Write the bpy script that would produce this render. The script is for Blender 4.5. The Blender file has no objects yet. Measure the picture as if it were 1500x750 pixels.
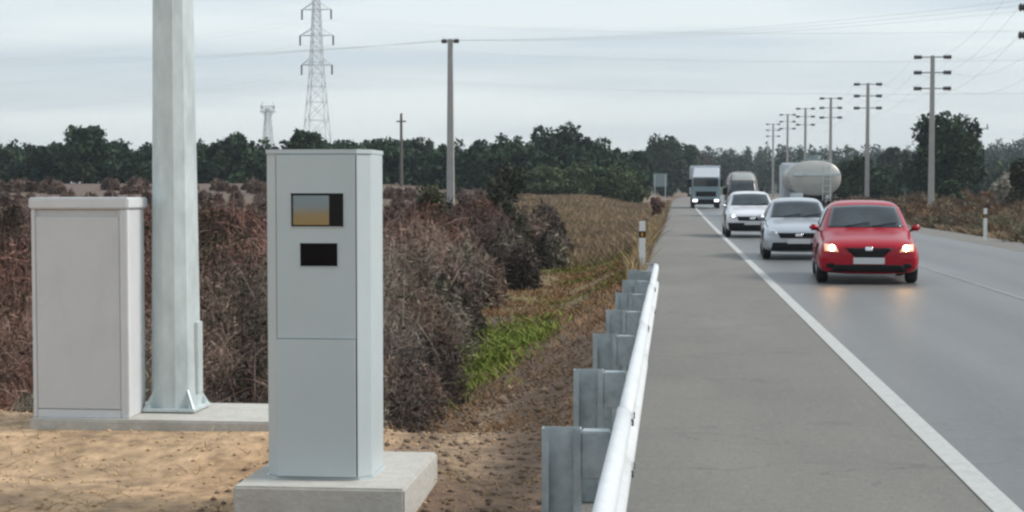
import bpy, bmesh, math, random
import numpy as np
from mathutils import Vector, Matrix
from mathutils.bvhtree import BVHTree
R = math.radians
random.seed(7); rng = np.random.default_rng(11)
S = bpy.context.scene
C = S.collection

# ---------------- camera ----------------
F, VX, HY, CAMZ = 2300.0, 985.0, 275.0, 1.65
yaw = math.atan((VX-750)/F); pitch = math.atan((375-HY)/F)
cd = bpy.data.cameras.new('camera'); cam = bpy.data.objects.new('camera', cd); C.objects.link(cam)
cd.sensor_width = 36; cd.lens = 36*F/1500; cd.clip_start = .1; cd.clip_end = 6000
cam.location = (0, 0, CAMZ)
cam.rotation_euler = (R(90)-pitch, 0, yaw)
S.camera = cam
MAT = cam.rotation_euler.to_matrix()
def ray(px, py): return MAT @ Vector(((px-750)/F, (375-py)/F, -1))
def at(px, py, Y):                       # where the sight line crosses the distance Y
    d = ray(px, py); t = Y/d.y; return Vector((d.x*t, Y, CAMZ+d.z*t))
def lat(px, Y): return at(px, HY, Y).x

# ---------------- world, sun, exposure ----------------
W = bpy.data.worlds.new('World'); S.world = W; W.use_nodes = True
nt = W.node_tree; N = nt.nodes; L = nt.links
bg = N['Background']; bg.inputs['Strength'].default_value = .1
SUN_EL, SUN_AZ = R(42), R(84)            # azimuth clockwise from +Y: ahead on the right
sky = N.new('ShaderNodeTexSky'); sky.sky_type = 'NISHITA'; sky.sun_disc = False
sky.sun_elevation = SUN_EL; sky.sun_rotation = SUN_AZ; sky.dust_density = 2.5
tc = N.new('ShaderNodeTexCoord'); mp = N.new('ShaderNodeMapping'); mp.inputs['Scale'].default_value = (1.2, 1.2, 16)
mp.inputs['Rotation'].default_value = (R(2.0), R(1.2), 0)
nz = N.new('ShaderNodeTexNoise'); nz.inputs['Scale'].default_value = 1.6; nz.inputs['Detail'].default_value = 7; nz.inputs['Roughness'].default_value = .5
cr = N.new('ShaderNodeValToRGB')
cr.color_ramp.elements[0].position = .41; cr.color_ramp.elements[0].color = (4.25, 4.65, 4.95, 1)
cr.color_ramp.elements[1].position = .59; cr.color_ramp.elements[1].color = (5.7, 5.95, 5.9, 1)
sp = N.new('ShaderNodeSeparateXYZ'); hr = N.new('ShaderNodeValToRGB')
hr.color_ramp.elements[0].position = 0; hr.color_ramp.elements[0].color = (1.05, 1.05, 1.0, 1)
hr.color_ramp.elements[1].position = .16; hr.color_ramp.elements[1].color = (.88, .94, 1.0, 1)
mu = N.new('ShaderNodeMixRGB'); mu.blend_type = 'MULTIPLY'; mu.inputs[0].default_value = 1
mx = N.new('ShaderNodeMixRGB'); mx.inputs[0].default_value = .9
L.new(tc.outputs['Generated'], mp.inputs[0]); L.new(mp.outputs[0], nz.inputs['Vector']); L.new(nz.outputs[0], cr.inputs[0])
L.new(tc.outputs['Generated'], sp.inputs[0]); L.new(sp.outputs['Z'], hr.inputs[0])
L.new(cr.outputs[0], mu.inputs[1]); L.new(hr.outputs[0], mu.inputs[2])
L.new(sky.outputs[0], mx.inputs[1]); L.new(mu.outputs[0], mx.inputs[2]); L.new(mx.outputs[0], bg.inputs['Color'])
sl = bpy.data.lights.new('sun', 'SUN'); sl.energy = 1.8; sl.angle = R(16); sl.color = (1, .96, .9)
so = bpy.data.objects.new('sun', sl); C.objects.link(so)
sdir = Vector((math.sin(SUN_AZ)*math.cos(SUN_EL), math.cos(SUN_AZ)*math.cos(SUN_EL), math.sin(SUN_EL)))
so.rotation_euler = sdir.to_track_quat('Z', 'Y').to_euler(); so.location = (20, 20, 40)
S.view_settings.view_transform = 'Standard'; S.view_settings.look = 'None'; S.view_settings.gamma = 1
S.view_settings.exposure = 0.76
S.render.engine = 'CYCLES'
S.cycles.filter_width = 2.5
S.cycles.volume_bounces = 0; S.cycles.volume_step_rate = 4; S.cycles.max_bounces = 6

# ---------------- materials ----------------
def M(name, col, rough=.7, metal=0, var=.0, vscale=4, bump=0, bscale=30, emit=0, coat=0, attr=False, spec=.5, col2=None, alpha=1, trans=0, stretch=None):
    m = bpy.data.materials.new(name); m.use_nodes = True; t = m.node_tree; n = t.nodes; l = t.links
    b = n['Principled BSDF']; b.inputs['Roughness'].default_value = rough; b.inputs['Metallic'].default_value = metal
    b.inputs['Specular IOR Level'].default_value = spec; b.inputs['Coat Weight'].default_value = coat
    b.inputs['Transmission Weight'].default_value = trans
    b.inputs['Base Color'].default_value = (*col, 1)
    src = None
    tcx = n.new('ShaderNodeTexCoord'); vec = tcx.outputs['Object']
    if stretch:
        mpp = n.new('ShaderNodeMapping'); mpp.inputs['Scale'].default_value = stretch; l.new(vec, mpp.inputs[0]); vec = mpp.outputs[0]
    if attr:
        a = n.new('ShaderNodeVertexColor'); a.layer_name = 'Col'; src = a.outputs[0]
    if var or col2:
        x = n.new('ShaderNodeTexNoise'); x.inputs['Scale'].default_value = vscale; x.inputs['Detail'].default_value = 6; x.inputs['Roughness'].default_value = .65
        l.new(vec, x.inputs['Vector'])
        r = n.new('ShaderNodeValToRGB'); r.color_ramp.elements[0].position = .3; r.color_ramp.elements[1].position = .7
        if col2:
            r.color_ramp.elements[0].color = (*col, 1); r.color_ramp.elements[1].color = (*col2, 1)
            l.new(x.outputs[0], r.inputs[0]); src = r.outputs[0]
        else:
            r.color_ramp.elements[0].color = (1-var,)*3+(1,); r.color_ramp.elements[1].color = (1+var,)*3+(1,)
            l.new(x.outputs[0], r.inputs[0])
            q = n.new('ShaderNodeMixRGB'); q.blend_type = 'MULTIPLY'; q.inputs[0].default_value = 1
            if src: l.new(src, q.inputs[1])
            else: q.inputs[1].default_value = (*col, 1)
            l.new(r.outputs[0], q.inputs[2]); src = q.outputs[0]
    if src: l.new(src, b.inputs['Base Color'])
    if bump:
        y = n.new('ShaderNodeTexNoise'); y.inputs['Scale'].default_value = bscale; y.inputs['Detail'].default_value = 4; l.new(vec, y.inputs['Vector'])
        k = n.new('ShaderNodeBump'); k.inputs['Strength'].default_value = bump; k.inputs['Distance'].default_value = .02
        l.new(y.outputs[0], k.inputs['Height']); l.new(k.outputs[0], b.inputs['Normal'])
    if emit:
        b.inputs['Emission Color'].default_value = (*col, 1); b.inputs['Emission Strength'].default_value = emit
    return m
def add_dirt(m, scale, lo, hi, colour, amount, stretch=(1, 1, 1)):    # stains with a shape of their own
    t = m.node_tree; n = t.nodes; l = t.links; b = n['Principled BSDF']
    tcx = n.new('ShaderNodeTexCoord'); mpp = n.new('ShaderNodeMapping'); mpp.inputs['Scale'].default_value = stretch
    x = n.new('ShaderNodeTexNoise'); x.inputs['Scale'].default_value = scale; x.inputs['Detail'].default_value = 8; x.inputs['Roughness'].default_value = .6
    l.new(tcx.outputs['Object'], mpp.inputs[0]); l.new(mpp.outputs[0], x.inputs['Vector'])
    mr = n.new('ShaderNodeMapRange'); mr.inputs[1].default_value = lo; mr.inputs[2].default_value = hi; mr.inputs[4].default_value = amount
    l.new(x.outputs[0], mr.inputs[0])
    q = n.new('ShaderNodeMixRGB'); q.inputs[2].default_value = (*colour, 1); l.new(mr.outputs[0], q.inputs[0])
    if b.inputs['Base Color'].links:
        l.new(b.inputs['Base Color'].links[0].from_socket, q.inputs[1])
    else: q.inputs[1].default_value = b.inputs['Base Color'].default_value
    l.new(q.outputs[0], b.inputs['Base Color'])
    return m
m_lane = add_dirt(M('lane_asphalt', (.132, .132, .131), .43, var=.13, vscale=90, bump=.25, bscale=160), .35, .45, .7, (.2, .2, .2), .5, (1.2, .12, 1))
m_shoulder = add_dirt(M('shoulder_asphalt', (.165, .154, .138), .8, var=.2, vscale=70, bump=.4, bscale=120), .5, .45, .75, (.25, .235, .21), .5, (1, .3, 1))
def tracks(m):
    t = m.node_tree; n = t.nodes; l = t.links; b = n['Principled BSDF']; tcx = n.new('ShaderNodeTexCoord'); sp_ = n.new('ShaderNodeSeparateXYZ'); l.new(tcx.outputs['Object'], sp_.inputs[0])
    w = n.new('ShaderNodeMath'); w.operation = 'MULTIPLY_ADD'; w.inputs[1].default_value = 2*math.pi/1.75; w.inputs[2].default_value = -.8; l.new(sp_.outputs['X'], w.inputs[0])
    c = n.new('ShaderNodeMath'); c.operation = 'SINE'; l.new(w.outputs[0], c.inputs[0])
    mr = n.new('ShaderNodeMapRange'); mr.inputs[1].default_value = -.2; mr.inputs[2].default_value = 1; mr.inputs[3].default_value = 1.0; mr.inputs[4].default_value = .82; l.new(c.outputs[0], mr.inputs[0])
    q = n.new('ShaderNodeMixRGB'); q.blend_type = 'MULTIPLY'; q.inputs[0].default_value = 1; l.new(b.inputs['Base Color'].links[0].from_socket, q.inputs[1]); l.new(mr.outputs[0], q.inputs[2]); l.new(q.outputs[0], b.inputs['Base Color'])
tracks(m_lane)
for m_, s_ in ((m_lane, 1.1), (m_shoulder, .9)): (add_dirt(m_, s_, .5, .68, (.1, .1, .1), .22, (1, .5, 1)), add_dirt(m_, 16, .52, .66, (.27, .265, .25), .28), add_dirt(m_, 38, .56, .64, (.05, .05, .05), .45))
for m_ in (m_lane, m_shoulder):          # hairline cracks
    t = m_.node_tree; n = t.nodes; l = t.links; b = n['Principled BSDF']; tcx = n.new('ShaderNodeTexCoord'); mpp = n.new('ShaderNodeMapping'); mpp.inputs['Scale'].default_value = (.22, .5, 1)
    x = n.new('ShaderNodeTexNoise'); x.inputs['Scale'].default_value = 1.3; x.inputs['Detail'].default_value = 9; l.new(tcx.outputs['Object'], mpp.inputs[0]); l.new(mpp.outputs[0], x.inputs['Vector'])
    a = n.new('ShaderNodeMath'); a.operation = 'SUBTRACT'; a.inputs[1].default_value = .5; l.new(x.outputs[0], a.inputs[0]); c = n.new('ShaderNodeMath'); c.operation = 'ABSOLUTE'; l.new(a.outputs[0], c.inputs[0])
    mr = n.new('ShaderNodeMapRange'); mr.inputs[1].default_value = .0; mr.inputs[2].default_value = .004; mr.inputs[3].default_value = .45; mr.inputs[4].default_value = 0; l.new(c.outputs[0], mr.inputs[0])
    q = n.new('ShaderNodeMixRGB'); q.inputs[2].default_value = (.06, .06, .06, 1); l.new(mr.outputs[0], q.inputs[0]); l.new(b.inputs['Base Color'].links[0].from_socket, q.inputs[1]); l.new(q.outputs[0], b.inputs['Base Color'])
m_line = add_dirt(M('road_paint', (.43, .43, .41), .6, var=.12, vscale=25), 9, .5, .72, (.3, .3, .29), .6)
m_worn = add_dirt(M('worn_paint', (.22, .22, .22), .6, var=.12, vscale=10), 6, .45, .6, (.17, .17, .175), .9)
m_ground = M('soil', (.2, .15, .1), .95, attr=True, var=.5, vscale=7, bump=1, bscale=9)
m_conc = add_dirt(M('concrete', (.47, .45, .41), .85, var=.1, vscale=14, bump=.35, bscale=40), 3.2, .5, .75, (.28, .25, .2), .5)
m_pale = add_dirt(M('pale_grey_paint', (.475, .53, .54), .42, var=.03, vscale=3), 2.3, .55, .8, (.34, .37, .36), .35, (1.5, 1.5, .35))
m_paleside = m_pale
m_cab = add_dirt(M('cabinet_polyester', (.56, .565, .575), .55, var=.04, vscale=3), 2.2, .5, .8, (.38, .36, .35), .4, (1, 1, .5))
m_cabtrim = add_dirt(M('cabinet_trim', (.60, .61, .62), .5, var=.04, vscale=4), 5, .55, .8, (.4, .38, .36), .3)
m_galv = add_dirt(M('galvanised_steel', (.56, .62, .62), .45, .25, var=.14, vscale=9, stretch=(1, 1, .4)), 4, .5, .7, (.3, .35, .36), .6, (1, 1, .3))
m_rail = add_dirt(M('rail_steel', (.60, .62, .63), .62, .08, var=.08, vscale=9), 4, .55, .75, (.42, .42, .4), .5, (1, .3, 1))
m_post = add_dirt(M('post_steel', (.39, .44, .455), .5, .35, var=.2, vscale=12), 8, .5, .7, (.2, .24, .25), .6)
m_black = M('black_plastic', (.004, .004, .005), .5, spec=.25)
m_rubber = M('tyre_rubber', (.02, .02, .02), .85)
m_bolt = M('bolt', (.12, .12, .12), .5, .8)
m_glass = M('tinted_glass', (.01, .012, .014), .03, 0, spec=1.0, coat=1)
m_window = M('observation_glass', (.2, .225, .235), .04, 1.0)
m_screen = M('windscreen_glass', (.02, .03, .038), .08, spec=.6, coat=.15, var=.6, vscale=2.6)
m_white = M('white_plastic', (.72, .72, .7), .5, var=.05)
m_red = M('red_paint', (.34, .0008, .014), .3, .0, coat=.4, spec=.2)
m_silver = M('silver_paint', (.45, .48, .52), .3, .5, coat=.8)
m_whitep = M('white_car_paint', (.66, .66, .7), .28, coat=.8)
m_vanp = M('grey_van_paint', (.19, .20, .18), .4, coat=.3)
m_maroon = M('maroon_plastic', (.07, .014, .018), .5)
m_rim = M('rim_alloy', (.3, .3, .31), .35, .7)
m_plate = M('plate_white', (.55, .55, .55), .5)
m_chrome = M('chrome', (.7, .7, .72), .15, 1)
m_lampon = M('headlamp_lit', (1, .58, .22), .3, emit=75)
m_lens_lit = M('lit_lens', (1, .5, .32), .2, emit=.3)
m_lampdim = M('running_lamp', (.95, .97, 1), .3, emit=1.6)
m_lamp = M('headlamp_glass', (.5, .52, .55), .12, coat=1)
m_tail = M('tail_lamp', (.3, .02, .02), .3)
m_orange = M('reflector_orange', (.6, .25, .03), .4)
m_trunk = M('bark', (.07, .05, .038), .95, var=.3, vscale=6)
m_leaf = M('foliage', (.05, .07, .03), .8, attr=True, spec=.2)
m_twig = M('brush_twigs', (.1, .07, .05), .95, attr=True, spec=.1)
m_pole = add_dirt(M('pole_concrete', (.36, .345, .33), .85, var=.08, vscale=3), 1, .5, .7, (.25, .24, .22), .5)
m_darkpole = M('weathered_wood', (.13, .115, .1), .9, var=.2)
m_steel = M('lattice_steel', (.5, .53, .55), .6, .3)
m_insul = M('insulator', (.07, .06, .06), .4)
m_wire = M('wire', (.1, .1, .11), .6)
m_truckblue = M('lorry_grey_blue', (.2, .27, .30), .4, coat=.3)
m_tank = add_dirt(M('tank_shell', (.46, .45, .42), .35, .3, var=.05, vscale=2), 2, .5, .7, (.3, .28, .24), .5)
m_truckw = M('lorry_white', (.55, .58, .62), .4)
m_sign = M('sign_back', (.25, .30, .30), .5, .3)
m_stone = M('pebble', (.3, .24, .17), .9, attr=True, var=.2, vscale=30)

# ---------------- object helpers ----------------
def link(o, parent=None):
    C.objects.link(o)
    if parent: o.parent = parent
    return o
def tag(o, label=None, cat=None, group=None, kind=None):
    if label: o['label'] = label
    if cat: o['category'] = cat
    if group: o['group'] = group
    if kind: o['kind'] = kind
    return o
def thing(name, loc, label, cat, group=None, rz=0):
    o = bpy.data.objects.new(name, None); o.empty_display_size = .2; C.objects.link(o)
    o.location = loc; o.rotation_euler = (0, 0, rz); return tag(o, label, cat, group)
def empty(name, parent, loc=(0, 0, 0)):
    o = bpy.data.objects.new(name, None); o.empty_display_size = .1; link(o, parent); o.location = loc; return o
class B:
    def __init__(s): s.bm = bmesh.new()
    def box(s, x0, x1, y0, y1, z0, z1, bev=0, seg=2, rot=None, pivot=None):
        r = bmesh.ops.create_cube(s.bm, size=1); v = r['verts']
        for a in v: a.co = Vector(((x0+x1)/2+a.co.x*(x1-x0), (y0+y1)/2+a.co.y*(y1-y0), (z0+z1)/2+a.co.z*(z1-z0)))
        if bev:
            e = list({e for a in v for e in a.link_edges}); rr = bmesh.ops.bevel(s.bm, geom=e, offset=bev, segments=seg, affect='EDGES')
            v = rr['verts'] if rr['verts'] else v
        if rot is not None:
            bmesh.ops.rotate(s.bm, verts=list({x for x in v if x.is_valid}), cent=pivot or ((x0+x1)/2, (y0+y1)/2, (z0+z1)/2), matrix=rot)
        return s
    def prism(s, pts, z0, z1, top=None, bev=0):           # polygon in plan, optional other polygon on top
        top = top or pts
        a = [s.bm.verts.new((x, y, z0)) for x, y in pts]; b = [s.bm.verts.new((x, y, z1)) for x, y in top]
        s.bm.faces.new(a[::-1]); s.bm.faces.new(b); n = len(pts); 
        for i in range(n): s.bm.faces.new((a[i], a[(i+1) % n], b[(i+1) % n], b[i]))
        if bev:
            bmesh.ops.bevel(s.bm, geom=list({e for v in a+b for e in v.link_edges}), offset=bev, segments=2, affect='EDGES')
        return s
    def tube(s, p, q, r0, r1=None, n=8):
        r1 = r0 if r1 is None else r1; p = Vector(p); q = Vector(q); d = q-p
        u = d.orthogonal().normalized(); w = d.cross(u).normalized()
        a = []; b = []
        for i in range(n):
            t = 2*math.pi*(i+.5)/n; k = u*math.cos(t)+w*math.sin(t)
            a.append(s.bm.verts.new(p+k*r0)); b.append(s.bm.verts.new(q+k*r1))
        s.bm.faces.new(a[::-1]); s.bm.faces.new(b)
        for i in range(n): s.bm.faces.new((a[i], a[(i+1) % n], b[(i+1) % n], b[i]))
        return s
    def lathe_x(s, prof, c, n=28):                        # (x, radius) profile around an X axis through c
        rings = []
        for x, r in prof: rings.append([s.bm.verts.new((c[0]+x, c[1]+r*math.cos(2*math.pi*i/n), c[2]+r*math.sin(2*math.pi*i/n))) for i in range(n)])
        for j in range(len(rings)-1):
            for i in range(n): s.bm.faces.new((rings[j][i], rings[j][(i+1) % n], rings[j+1][(i+1) % n], rings[j+1][i]))
        s.bm.faces.new(rings[0][::-1]); s.bm.faces.new(rings[-1]); return s
    def grid(s, f, n, m):
        v = [[s.bm.verts.new(f(i/n, j/m)) for j in range(m+1)] for i in range(n+1)]
        for i in range(n):
            for j in range(m): s.bm.faces.new((v[i][j], v[i+1][j], v[i+1][j+1], v[i][j+1]))
        return s
    def done(s, name, mat, parent=None, smooth=False, solid=0, off=-1, bevel=0, loc=None):
        bmesh.ops.recalc_face_normals(s.bm, faces=s.bm.faces)
        me = bpy.data.meshes.new(name); s.bm.to_mesh(me); s.bm.free()
        me.materials.append(mat)
        if smooth: me.polygons.foreach_set('use_smooth', [True]*len(me.polygons))
        o = bpy.data.objects.new(name, me); link(o, parent)
        if loc: o.location = loc
        if solid:
            q = o.modifiers.new('s', 'SOLIDIFY'); q.thickness = solid; q.offset = off
        if bevel:
            q = o.modifiers.new('b', 'BEVEL'); q.width = bevel; q.segments = 2; q.limit_method = 'ANGLE'
        return o
def npmesh(name, V, Fc, mat, col=None, parent=None, kind=None):     # fast mesh, all faces same corner count
    V = np.asarray(V, dtype=np.float32); Fc = np.asarray(Fc, dtype=np.int32); k = Fc.shape[1]
    me = bpy.data.meshes.new(name); me.vertices.add(len(V)); me.vertices.foreach_set('co', V.ravel())
    me.loops.add(Fc.size); me.loops.foreach_set('vertex_index', Fc.ravel())
    me.polygons.add(len(Fc)); me.polygons.foreach_set('loop_start', np.arange(0, Fc.size, k, dtype=np.int32))
    me.update(calc_edges=True)
    if col is not None:
        a = me.color_attributes.new('Col', 'FLOAT_COLOR', 'POINT')
        c4 = np.ones((len(V), 4), dtype=np.float32); c4[:, :3] = np.clip(col, .002, 1); a.data.foreach_set('color', c4.ravel())
    me.materials.append(mat)
    o = bpy.data.objects.new(name, me); link(o, parent)
    if kind: o['kind'] = kind
    return o

# ---------------- ground, road ----------------
def bend(Y):                              # the road eases to the right in the distance
    Y = np.asarray(Y, dtype=float)
    return 3.0e-5*np.clip(Y-50, 0, None)**2 + 5.0e-4*np.clip(Y-230, 0, None)**2
_ph = rng.uniform(0, 6.28, (40, 2)); _fr = rng.normal(0, 1, (40, 2))
def nse(x, y, s, k=0):
    r = 0
    for i in range(6):
        f = _fr[(k*6+i) % 40]; p = _ph[(k*6+i) % 40]
        r = r+np.sin(x*f[0]*s*(1+.4*i)+p[0]+1.7*np.sin(y*f[1]*s*.8+p[1]))*np.cos(y*f[1]*s*(1+.4*i)+p[1])
    return r/3.2
def sm(a, b, x):
    t = np.clip((x-a)/(b-a), 0, 1); return t*t*(3-2*t)
def gh(X, Y):
    X = np.asarray(X, float); Y = np.asarray(Y, float); x = X-bend(Y)
    d = -.5-x                                # metres left of the asphalt
    ditch = sm(.1, 2.0, d)*(.62-.35*sm(60, 140, Y))*sm(10.9, 12.4, Y+.25*nse(X, Y, .8, 4))
    near = sm(.0, .6, d)*.05*(1-.95*sm(9.2, 10, Y)*sm(1.3, 1.9, d)*sm(11.3, 11.0, Y))
    plat = .05*sm(5, 12, d)*sm(10, 5, Y)
    z = -.03-ditch-near+plat+.07*sm(9.0, 10, Y)*sm(1.3, 1.9, d)*sm(11.6, 11.1, Y)+.035*nse(X, Y, 1.1, 1)*sm(.1, 1, np.maximum(d, x-10.4))
    z = z+(.95*sm(2.5, 9, d)+1.5*sm(12, 34, d))*sm(62, 170, Y)
    e = x-10.3
    z = np.where(e > 0, -.03-.15*sm(.2, 2.5, e)+.5*sm(4, 25, e)*sm(20, 90, Y)+.04*nse(X, Y, .9, 2)*sm(.3, 2, e), z)
    # far hills on the right and low rise ahead
    z = z+3*sm(420, 640, Y)*np.clip(.55+.3*np.sin(X/120+1.1)+.18*np.sin(X/47), 0, 2)+5*sm(380, 560, Y)*sm(60, 130, X)*(1+.18*np.sin(X/33))
    z = np.where((x > -.5) & (x < 10.3), -.06, z)
    return z
xs = np.unique(np.concatenate([np.linspace(-1500, -60, 40), np.linspace(-60, -8, 80), np.linspace(-8, 0, 110), np.linspace(0, 10, 12), np.linspace(10, 16, 50), np.linspace(16, 60, 60), np.linspace(60, 1500, 50)]))
ys = np.unique(np.concatenate([np.linspace(-700, -10, 40), np.linspace(-10, 6, 40), np.linspace(6, 32, 220), np.linspace(32, 90, 140), np.linspace(90, 260, 100), np.linspace(260, 900, 70), np.linspace(900, 3000, 12)]))
GX, GY = np.meshgrid(xs, ys)
GXb = GX+bend(np.minimum(GY, 420))*(np.abs(GX) < 70)
GZ = gh(GXb, GY)
fl = (GX > -.45) & (GX < 10.25) & (GY < 420); GZ[fl] = np.minimum(GZ[fl], -.06)
x = GX; Y = GY; d = -.5-x
def mixc(c, new, w): return c*(1-w[..., None])+np.array(new)*w[..., None]
col = np.zeros(GX.shape+(3,)); col[:] = (.15, .092, .058)
n1 = nse(GX, GY, .5, 0); n2 = nse(GX, GY, 2.1, 3); n3 = nse(GX, GY, 1.2, 5)
col = mixc(col, (.055, .038, .03), sm(1.6, 2.4, d+.2*n2)*sm(12.2, 13, Y)*sm(90, 60, Y))            # darker brown under the brush
col = mixc(col, (.15, .105, .07), sm(60, 90, Y)*sm(0, 3, d))
sand = sm(11.6, 10.9, Y+.3*n2)*sm(1.1, 1.7, d+.12*n3)
col = mixc(col, (.40, .27, .16), np.maximum(sand, sm(-1, -8, Y)*sm(.3, 1, d)))
col = mixc(col, (.29, .17, .085), sand*sm(.1, .9, n1)*.6)
path = np.exp(-((d-(.75+.10*(Y-9)+.15*n1))/.22)**2)*sm(8.5, 10, Y)*sm(17, 14, Y)
col = mixc(col, (.33, .23, .14), path*.8)
green = np.exp(-(((d-2.0)/.5)**2+((Y-22)/3.6)**2))
col = mixc(col, (.11, .15, .022), np.clip(green*1.9*(.7+.4*n2), 0, 1))
verge = sm(25, 32, Y)*sm(130, 80, Y)*sm(.1, .5, d)*sm(4.6, 2.6, d+.4*n1)
col = mixc(col, (.17, .125, .045), verge*.8)
col = mixc(col, (.10, .11, .025), verge*sm(-.2, .5, n2)*.8*sm(1.9, .9, d))
field = sm(48, 60, Y)*sm(200, 150, Y)*sm(1.4, 2.6, d)*sm(20, 9, d)
col = mixc(col, (.155, .108, .068), field*.85)
col = mixc(col, (.125, .085, .066), sm(55, 65, Y)*sm(6, 12, d+2*n1))
col = mixc(col, (.09, .085, .045), sm(50, 60, Y)*sm(6, 12, d)*sm(.3, .9, n1)*.7)
rt = sm(0, .3, x-10.3)
col = mixc(col, (.17, .125, .085), rt); col = mixc(col, (.26, .23, .19), sm(0, .2, x-10.2)*sm(1.2, .5, x-10.3+.15*n2))
col = mixc(col, (.03, .045, .03), sm(330, 420, Y))
col = mixc(col, (.42, .29, .13), sm(-12, -20, Y))
col = mixc(col, (.80, .42, .09), sm(-14, -24, Y)*sm(-.9, .3, n1))
col = col*(1+.16*n2+.12*nse(GX, GY, 6, 2))[..., None]
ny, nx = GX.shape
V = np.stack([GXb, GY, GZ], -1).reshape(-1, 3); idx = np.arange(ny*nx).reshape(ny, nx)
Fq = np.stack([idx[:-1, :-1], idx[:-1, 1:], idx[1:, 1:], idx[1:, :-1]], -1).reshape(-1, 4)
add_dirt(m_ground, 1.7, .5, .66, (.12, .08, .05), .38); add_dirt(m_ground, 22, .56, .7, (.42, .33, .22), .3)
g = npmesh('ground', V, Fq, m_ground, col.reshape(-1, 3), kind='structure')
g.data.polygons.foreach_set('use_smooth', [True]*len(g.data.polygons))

def strip(name, x0, x1, y0, y1, z, mat, th=.0, kind='structure'):
    b = B(); n = int((y1-y0)/6)+1
    b.grid(lambda u, v: (x0+(x1-x0)*v+float(bend(y0+(y1-y0)*u)), y0+(y1-y0)*u, z), n, 1)
    return tag(b.done(name, mat, solid=th, off=-1), kind=kind)
strip('shoulder', -.52, 1.70, -40, 420, 0, m_shoulder, 0)
strip('road', 1.70, 8.9, -40, 420, .001, m_lane, 0)
strip('shoulder', 8.9, 10.35, -40, 420, 0, m_shoulder, 0)
b = B(); b.grid(lambda u, v: (-.52-.07*v+float(bend(-40+110*u)), -40+110*u, -.001-.09*v), 60, 1)
tag(b.done('shoulder_edge', m_shoulder), kind='structure')
tag(strip('road_marking', 1.63, 1.78, -40, 420, .006, m_line), kind='structure')
strip('road_marking', 5.13, 5.25, -40, 400, .006, m_worn)

# ---------------- guardrail ----------------
gr = thing('guardrail', (-.22, 0, 0), 'galvanised steel crash barrier with white beam running along the shoulder', 'guardrail')
prof = [(0, .745), (.028, .742), (.052, .725), (.06, .70), (.055, .672), (.022, .645), (.0, .62), (-.012, .597), (.0, .572), (.022, .547), (.055, .52), (.06, .492), (.052, .467), (.028, .45), (0, .447)]
b = B()
L0 = -5.9
for k in range(6):                                            # overlapped beam lengths
    y0, y1 = L0+k*4.12, L0+(k+1)*4.12+.02; o_ = .004*(k % 2)
    b.grid(lambda u, v, y0=y0, y1=y1, o_=o_: (prof[int(round(u*14))][0]+.0+o_, y0+(y1-y0)*v, prof[int(round(u*14))][1]), 14, 4)
b.done('beam', m_rail, gr, smooth=True, solid=.006)
b = B()                                                       # rounded end piece
b.grid(lambda u, v: (prof[int(round(u*14))][0]*(1-.2*v)-.10*(1-math.cos(v*1.6)), L0+6*4.12+.16*math.sin(v*1.57), .596+(prof[int(round(u*14))][1]-.596)*(1-.05*v)), 14, 8)
b.done('end_terminal', m_rail, gr, smooth=True, solid=.006)
for k in range(-3, 7):
    y = 6.2+2*k
    b = B()                                                   # open C-section post
    b.box(-.29, -.135, y, y+.005, -.7, .70)                     # web, seen face-on
    b.box(-.29, -.284, y-.055, y, -.7, .70); b.box(-.141, -.135, y-.055, y, -.7, .70)
    b.box(-.284, -.262, y-.055, y-.05, -.7, .70); b.box(-.163, -.141, y-.055, y-.05, -.7, .70)
    b.done('post', m_post, gr)
    b = B(); b.box(-.135, -.02, y-.05, y+.04, .50, .69, .006); b.done('spacer', m_post, gr)
    b = B(); b.tube((-.02, y-.005, .597), (.006, y-.005, .597), .016, n=6); b.done('bolt', m_bolt, gr)
for k in range(0, 6):
    for z in (.70, .49):
        for dy in (-.1, .1):
            b = B(); b.tube((.05, L0+k*4.12+4.1+dy, z), (.068, L0+k*4.12+4.1+dy, z), .014, n=6); b.done('bolt', m_bolt, gr)

# ---------------- speed camera cabin ----------------
Y0 = 8.14
xl, xr = lat(391, Y0+.07), lat(544, Y0+.07)
sl_x0, sl_x1 = lat(337, 7.92), lat(591, 7.92)
b = B(); b.box(sl_x0, sl_x1, 7.92, 9.07, -.2, .10, .012)
slab = tag(b.done('concrete_base', m_conc), 'square weathered concrete slab under the grey speed camera cabin', 'concrete base')
cx = (xl+xr)/2; hw = (xr-xl)/2; CH = .066; D = .46
sc = thing('speed_camera', (cx, Y0, .10), 'tall pale grey roadside speed camera cabin with two dark windows', 'speed camera')
H = 1.742
pw = hw-CH
pts = [(-pw, 0), (pw, 0), (hw, CH), (hw, D-CH), (pw, D), (-pw, D), (-hw, D-CH), (-hw, CH)]
b = B(); b.prism(pts, .012, H-.012)
body = b.done('body', m_pale, sc, bevel=.006)
b = B(); b.prism([(x*1.04, y*1.0-.004 if y < .2 else y+.004) for x, y in pts], 0, .012); b.done('foot_flange', m_pale, sc)
b = B(); b.prism([(x*1.01, y+(-.006 if y < .2 else .006)) for x, y in pts], H-.012, H+.01); b.done('cap', m_pale, sc)
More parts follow.
